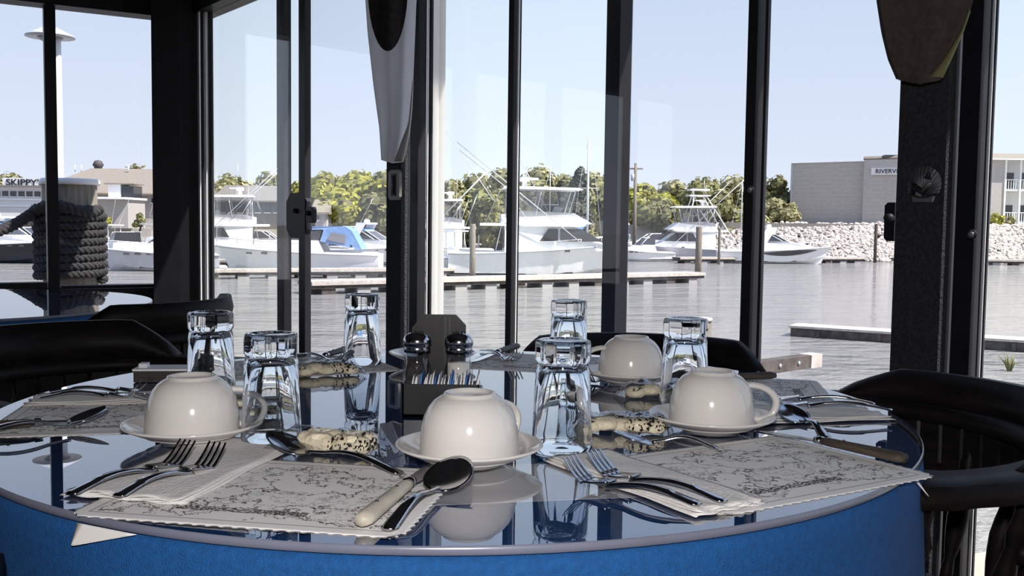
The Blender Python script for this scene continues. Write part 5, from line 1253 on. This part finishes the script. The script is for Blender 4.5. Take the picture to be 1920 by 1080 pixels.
def express(t, L, B, fs, fb, arch=True, canv=True, mid=gel):
    h = L
    mb = MB(); mb.prof([(-.18 * h, fs, B * .44), (.36 * h, fb - .12, B * .22), (.26 * h, fb + .14, B * .24), (.06 * h, fb + .42, B * .34), (-.14 * h, fb + .40, B * .38)]); mb.build('cabin_trunk', gel, t)
    mb = MB(); mb.prof([(-.14 * h, fb + .30, B * .385), (.10 * h, fb + .36, B * .33), (-.02 * h, fb + .95, B * .30), (-.16 * h, fb + 1.0, B * .34)]); mb.build('windscreen', boatglass, t)
    bars(t, 'windscreen_frame', [((.10 * h, s_ * B * .33, fb + .38), (-.02 * h, s_ * B * .305, fb + .98)) for s_ in (-1, 1)] + [((-.02 * h, -B * .3, fb + .98), (-.02 * h, B * .3, fb + .98)), ((-.02 * h, -B * .3, fb + .98), (-.18 * h, -B * .35, fb + 1.02)), ((.05 * h, -B * .33, fb + .4), (-.07 * h, -B * .32, fb + .98))], .03, gel)
    if arch:
        for sg in (-1, 1): mb = MB(); mb.add([(-.24 * h, sg * B * .42, fs + .2), (-.13 * h, sg * B * .42, fs + .3), (-.02 * h, sg * B * .36, fb + 1.5), (-.10 * h, sg * B * .36, fb + 1.5), (-.24 * h, sg * B * .46, fs + .2), (-.13 * h, sg * B * .46, fs + .3), (-.02 * h, sg * B * .40, fb + 1.5), (-.10 * h, sg * B * .40, fb + 1.5)], [(0, 1, 2, 3), (4, 7, 6, 5), (0, 4, 5, 1), (1, 5, 6, 2), (2, 6, 7, 3), (3, 7, 4, 0)]); mb.build('radar_arch', gel, t)
        mb = MB(); mb.box((-.06 * h, 0, fb + 1.52), (.09 * h, B * .80, .12)); mb.build('arch_top', gel, t); mb = MB(); mb.lathe([(.22, 0), (.22, .16), (.12, .24), (0, .24)], 14, c=(-.06 * h, 0, fb + 1.58)); mb.build('radar_dome', gel, t)
    if canv:
        mb = MB(); mb.prof([(-.02 * h, fb + .97, B * .31), (-.16 * h, fb + 1.02, B * .36), (-.34 * h, fs + .55, B * .42), (-.36 * h, fs + .30, B * .44), (-.40 * h, fs + .32, B * .44), (-.34 * h, fb + .95, B * .40), (-.30 * h, fb + 1.20, B * .38), (-.06 * h, fb + 1.18, B * .33)]); cv = mb.build('canvas_top', canvas, t)
        mb = MB(); mb.prof([(-.15 * h, fb + .35, B * .40), (-.33 * h, fs + .42, B * .43), (-.33 * h, fb + .88, B * .405), (-.17 * h, fb + .98, B * .37)]); mb.build('canvas_side', canvas, t)
        side_windows(cv, [(-.19 * h, fb + .45), (-.30 * h, fs + .62), (-.305 * h, fb + .72), (-.22 * h, fb + .86)], lambda x, z: B * .42, mat('grey_canvas_window', (.25, .25, .27), .3), 'canvas_window')
    mb = MB(); mb.prof([(-.5 * h, fs, B * .42), (-.18 * h, fs, B * .44), (-.18 * h, fs + .16, B * .44), (-.46 * h, fs + .12, B * .42)]); mb.build('cockpit_coaming', gel, t)
    mb = MB(); mb.box((-.53 * h, 0, .25), (.08 * h, B * .72, .08)); mb.build('swim_platform', gel, t)
    for k, xx in enumerate((.06, .16, .25)): side_windows(t, [(xx * h, fb * .74), (xx * h + .35, fb * .74 + .02), (xx * h + .3, fb * .74 + .13), (xx * h, fb * .74 + .12)], lambda x, z: B * (.475 - .10 * max(0, x / h) * 2), name='port_light')
def swoosh(t, L, B, fs, fb):
    express(t, L, B, fs, fb, canv=False); h = L
    secs = hull_mb(L, B, fs, fb); 
    for sg in (-1, 1):
        top = []; bot = []
        for j in range(5, 13):
            s = secs[j]; k = (j - 5) / 7; a = Vector((s[3][0], sg * (abs(s[3][1]) + .02), s[3][2] - .06)); c = Vector((s[2][0], sg * (abs(s[2][1]) + .02), s[2][2] - .02))
            top.append(a.lerp(c, .02 + .25 * (1 - math.sin(PI * min(1, k * .8 + .1))))); bot.append(a.lerp(c, .30 + .62 * math.sin(PI * k) ** .7))
        vs = top + bot; n = len(top); mb = MB(); mb.add(vs, [(i, i + 1, n + i + 1, n + i) for i in range(n - 1)]); mb.build('dark_hull_panel', boatglass, t)
def runabout(t, L, B, fs, fb): express(t, L, B, fs, fb, arch=False, canv=False)
def centre(t, L, B, fs, fb):
    mb = MB(); mb.prof([(-.05 * L, fs * .5, .4), (.06 * L, fs * .5, .38), (.04 * L, fs + .75, .34), (-.03 * L, fs + .8, .34)]); mb.build('centre_console', gel, t)
    mb = MB(); mb.box((-.03 * L, 0, fs + 1.75), (.22 * L, B * .6, .08)); mb.build('t_top', gel, t)
    bars(t, 't_top_frame', [((x * L, s_ * B * .22, fs * .5), ((x - .01) * L, s_ * B * .26, fs + 1.72)) for x in (-.08, .05) for s_ in (-1, 1)], .03)
    mb = MB(); mb.box((-.53 * L, 0, .55), (.4, .4, .9)); mb.build('outboard_motor', gel2, t)
    bars(t, 'rod', [((-.1 * L, .3, fs + 1.7), (-.28 * L, .5, fs + 4.0)), ((-.1 * L, -.3, fs + 1.7), (-.30 * L, -.5, fs + 3.7))], .015)
sb = boat('large white sportfishing boat with flybridge and outriggers at the long dock', 1012, 512, 10.6, 3.9, 1.3, 2.0, 1, sportfish, y=57.5, name='sportfishing_boat', skew=.05)
boat('white fishing boat with tuna tower behind the right mullions, bow left', 1297, 488, 8.6, 3.2, .95, 1.35, -1, towerboat, y=87, name='sportfishing_boat', skew=.08, hullm=gel2)
boat('white express cruiser with dark curved hull window in front of the riprap', 1452, 494, 9.4, 2.9, .95, 1.45, 1, swoosh, y=83, name='cruiser', skew=-.05)
boat('white cruiser with blue canvas top left of the central post, bow left', 560, 512, 9.4, 3.1, 1.15, 1.55, -1, lambda *a: express(*a, arch=False), y=56.5, name='cruiser', skew=.03)
boat('white motor boat with dark hull at the far left edge', 10, 488, 9.5, 3.0, 1.1, 1.5, 1, express, y=66, name='cruiser', skew=-.3, hullm=bootst)
boat('grey hulled boat with pointed bow right of the big piling', 232, 492, 5.6, 2.2, .8, 1.2, -1, runabout, y=62, hullm=hullgrey, skew=-.9)
boat('white hulled boat with bow toward the window beside the corner post', 300, 500, 6.6, 2.5, .95, 1.3, -1, runabout, y=58, hullm=gel2, skew=.35)
boat('small white boat behind the piling at left', 208, 470, 5.5, 2.1, .8, 1.1, -1, centre, y=74, skew=-.6)
boat('white centre console boat with thin rods left of the corner post', 285, 465, 6.5, 2.3, .9, 1.2, -1, centre, y=76, skew=-.4)
boat('white fishing boat with outriggers behind the corner post', 430, 470, 8.6, 3.0, 1.0, 1.4, -1, sportfish, y=72, name='sportfishing_boat', skew=.2)
boat('small white cabin boat in the second row below the grey boathouse', 505, 455, 7.0, 2.6, .9, 1.2, 1, runabout, y=80, skew=.1)
boat('white sportfishing boat in the second row near the central post', 700, 470, 8.2, 3.0, 1.0, 1.4, 1, express, y=70, name='cruiser', skew=-.2)
boat('white centre console boat with T top left of the central post', 655, 455, 6.5, 2.4, .9, 1.2, -1, centre, y=78, skew=.2)
boat('white flybridge boat just right of the white window frame', 826, 460, 8.0, 2.9, 1.0, 1.5, -1, sportfish, y=76, name='sportfishing_boat', skew=.1)
boat('white boat with outboard at the stern of the large sportfishing boat', 850, 502, 5.0, 2.0, .8, 1.0, -1, centre, y=60, skew=.7)
boat('small white dinghy beside the wide mullion at right', 1205, 478, 5.2, 2.0, .7, 1.0, -1, runabout, y=84, skew=.3)
boat('white boat in the back row above the small dinghy', 1215, 452, 8.0, 2.7, 1.0, 1.3, -1, runabout, y=92, skew=.1)
boat('white boat at left beneath the shop windows', 60, 462, 8.0, 2.6, .9, 1.3, 1, runabout, y=76, skew=-.2)
# mast with blue sail cover, thin masts
def mast(px, pt, pb, y, r, label, boom=False):
    a = ay(px, pt, y); t = root('mast', label, 'mast', (a.x, y, WZ)); H = a.z - WZ
    mb = MB(); mb.tube([(0, 0, 0), (0, 0, H)], [r, r * .7], 8); mb.build('spar', gel2, t)
    mb = MB(); mb.tube([(-.6, 0, H * .62), (.6, 0, H * .62)], .025, 5); mb.build('spreader', gel2, t)
    for s_ in (-1, 1): mb = MB(); mb.tube([(0, 0, H - .05), (s_ * .6, 0, H * .62), (s_ * 1.1, 0, .8)], .012, 4); mb.build('stay', gel2, t)
    if boom: mb = MB(); mb.tube([(0, 0, 3.3), (-.7, 0, 2.6), (-1.0, 0, 2.3)], [.12, .28, .12], 10); mb.build('sail_cover', canvas, t)
mast(1104, 258, 430, 66, .09, 'tall white mast with blue sail cover near the dark evergreen', True)
mast(1032, 312, 350, 70, .04, 'thin antenna mast behind the hardtop of the sportfishing boat')
mast(295, 355, 450, 74, .05, 'thin boat mast left of the corner post')
mast(1300, 352, 420, 86, .04, 'thin mast rising above the tower boat')
mast(1392, 340, 440, 84, .05, 'thin mast beside the right mullion')
t = root('utility_pole', 'wooden utility pole with crossarm beyond the wide mullion', 'pole', (XY(1190, 90), 90, -2.2)); H = ay(1190, 306, 90).z + 2.2
mb = MB(); mb.tube([(0, 0, 0), (0, 0, H)], [.2, .13], 10); mb.build('pole_shaft', pile, t); mb = MB(); mb.box((0, 0, H - .5), (1.3, .1, .14)); mb.build('crossarm', pile, t)
mb = MB(); mb.lathe([(.16, H - 1.6), (.18, H - 1.0), (0, H - .95)], 10, c=(-.25, 0, 0)); mb.build('transformer', gel2, t)
for k, (px, pt) in enumerate(((886, 352), (1212, 392))):
    pass
bpy.context.view_layer.update(); inv = sb.matrix_world.inverted()
for pts_, rr_ in (((ay(835, 245, 60), ay(925, 375, 57)), (.012, .035)), ((ay(917, 195, 60), ay(985, 318, 58), ay(1035, 410, 57)), (.012, .025, .035))):
    mb = MB(); mb.tube([inv @ p for p in pts_], list(rr_), 5); mb.build('outrigger', gel2, sb)
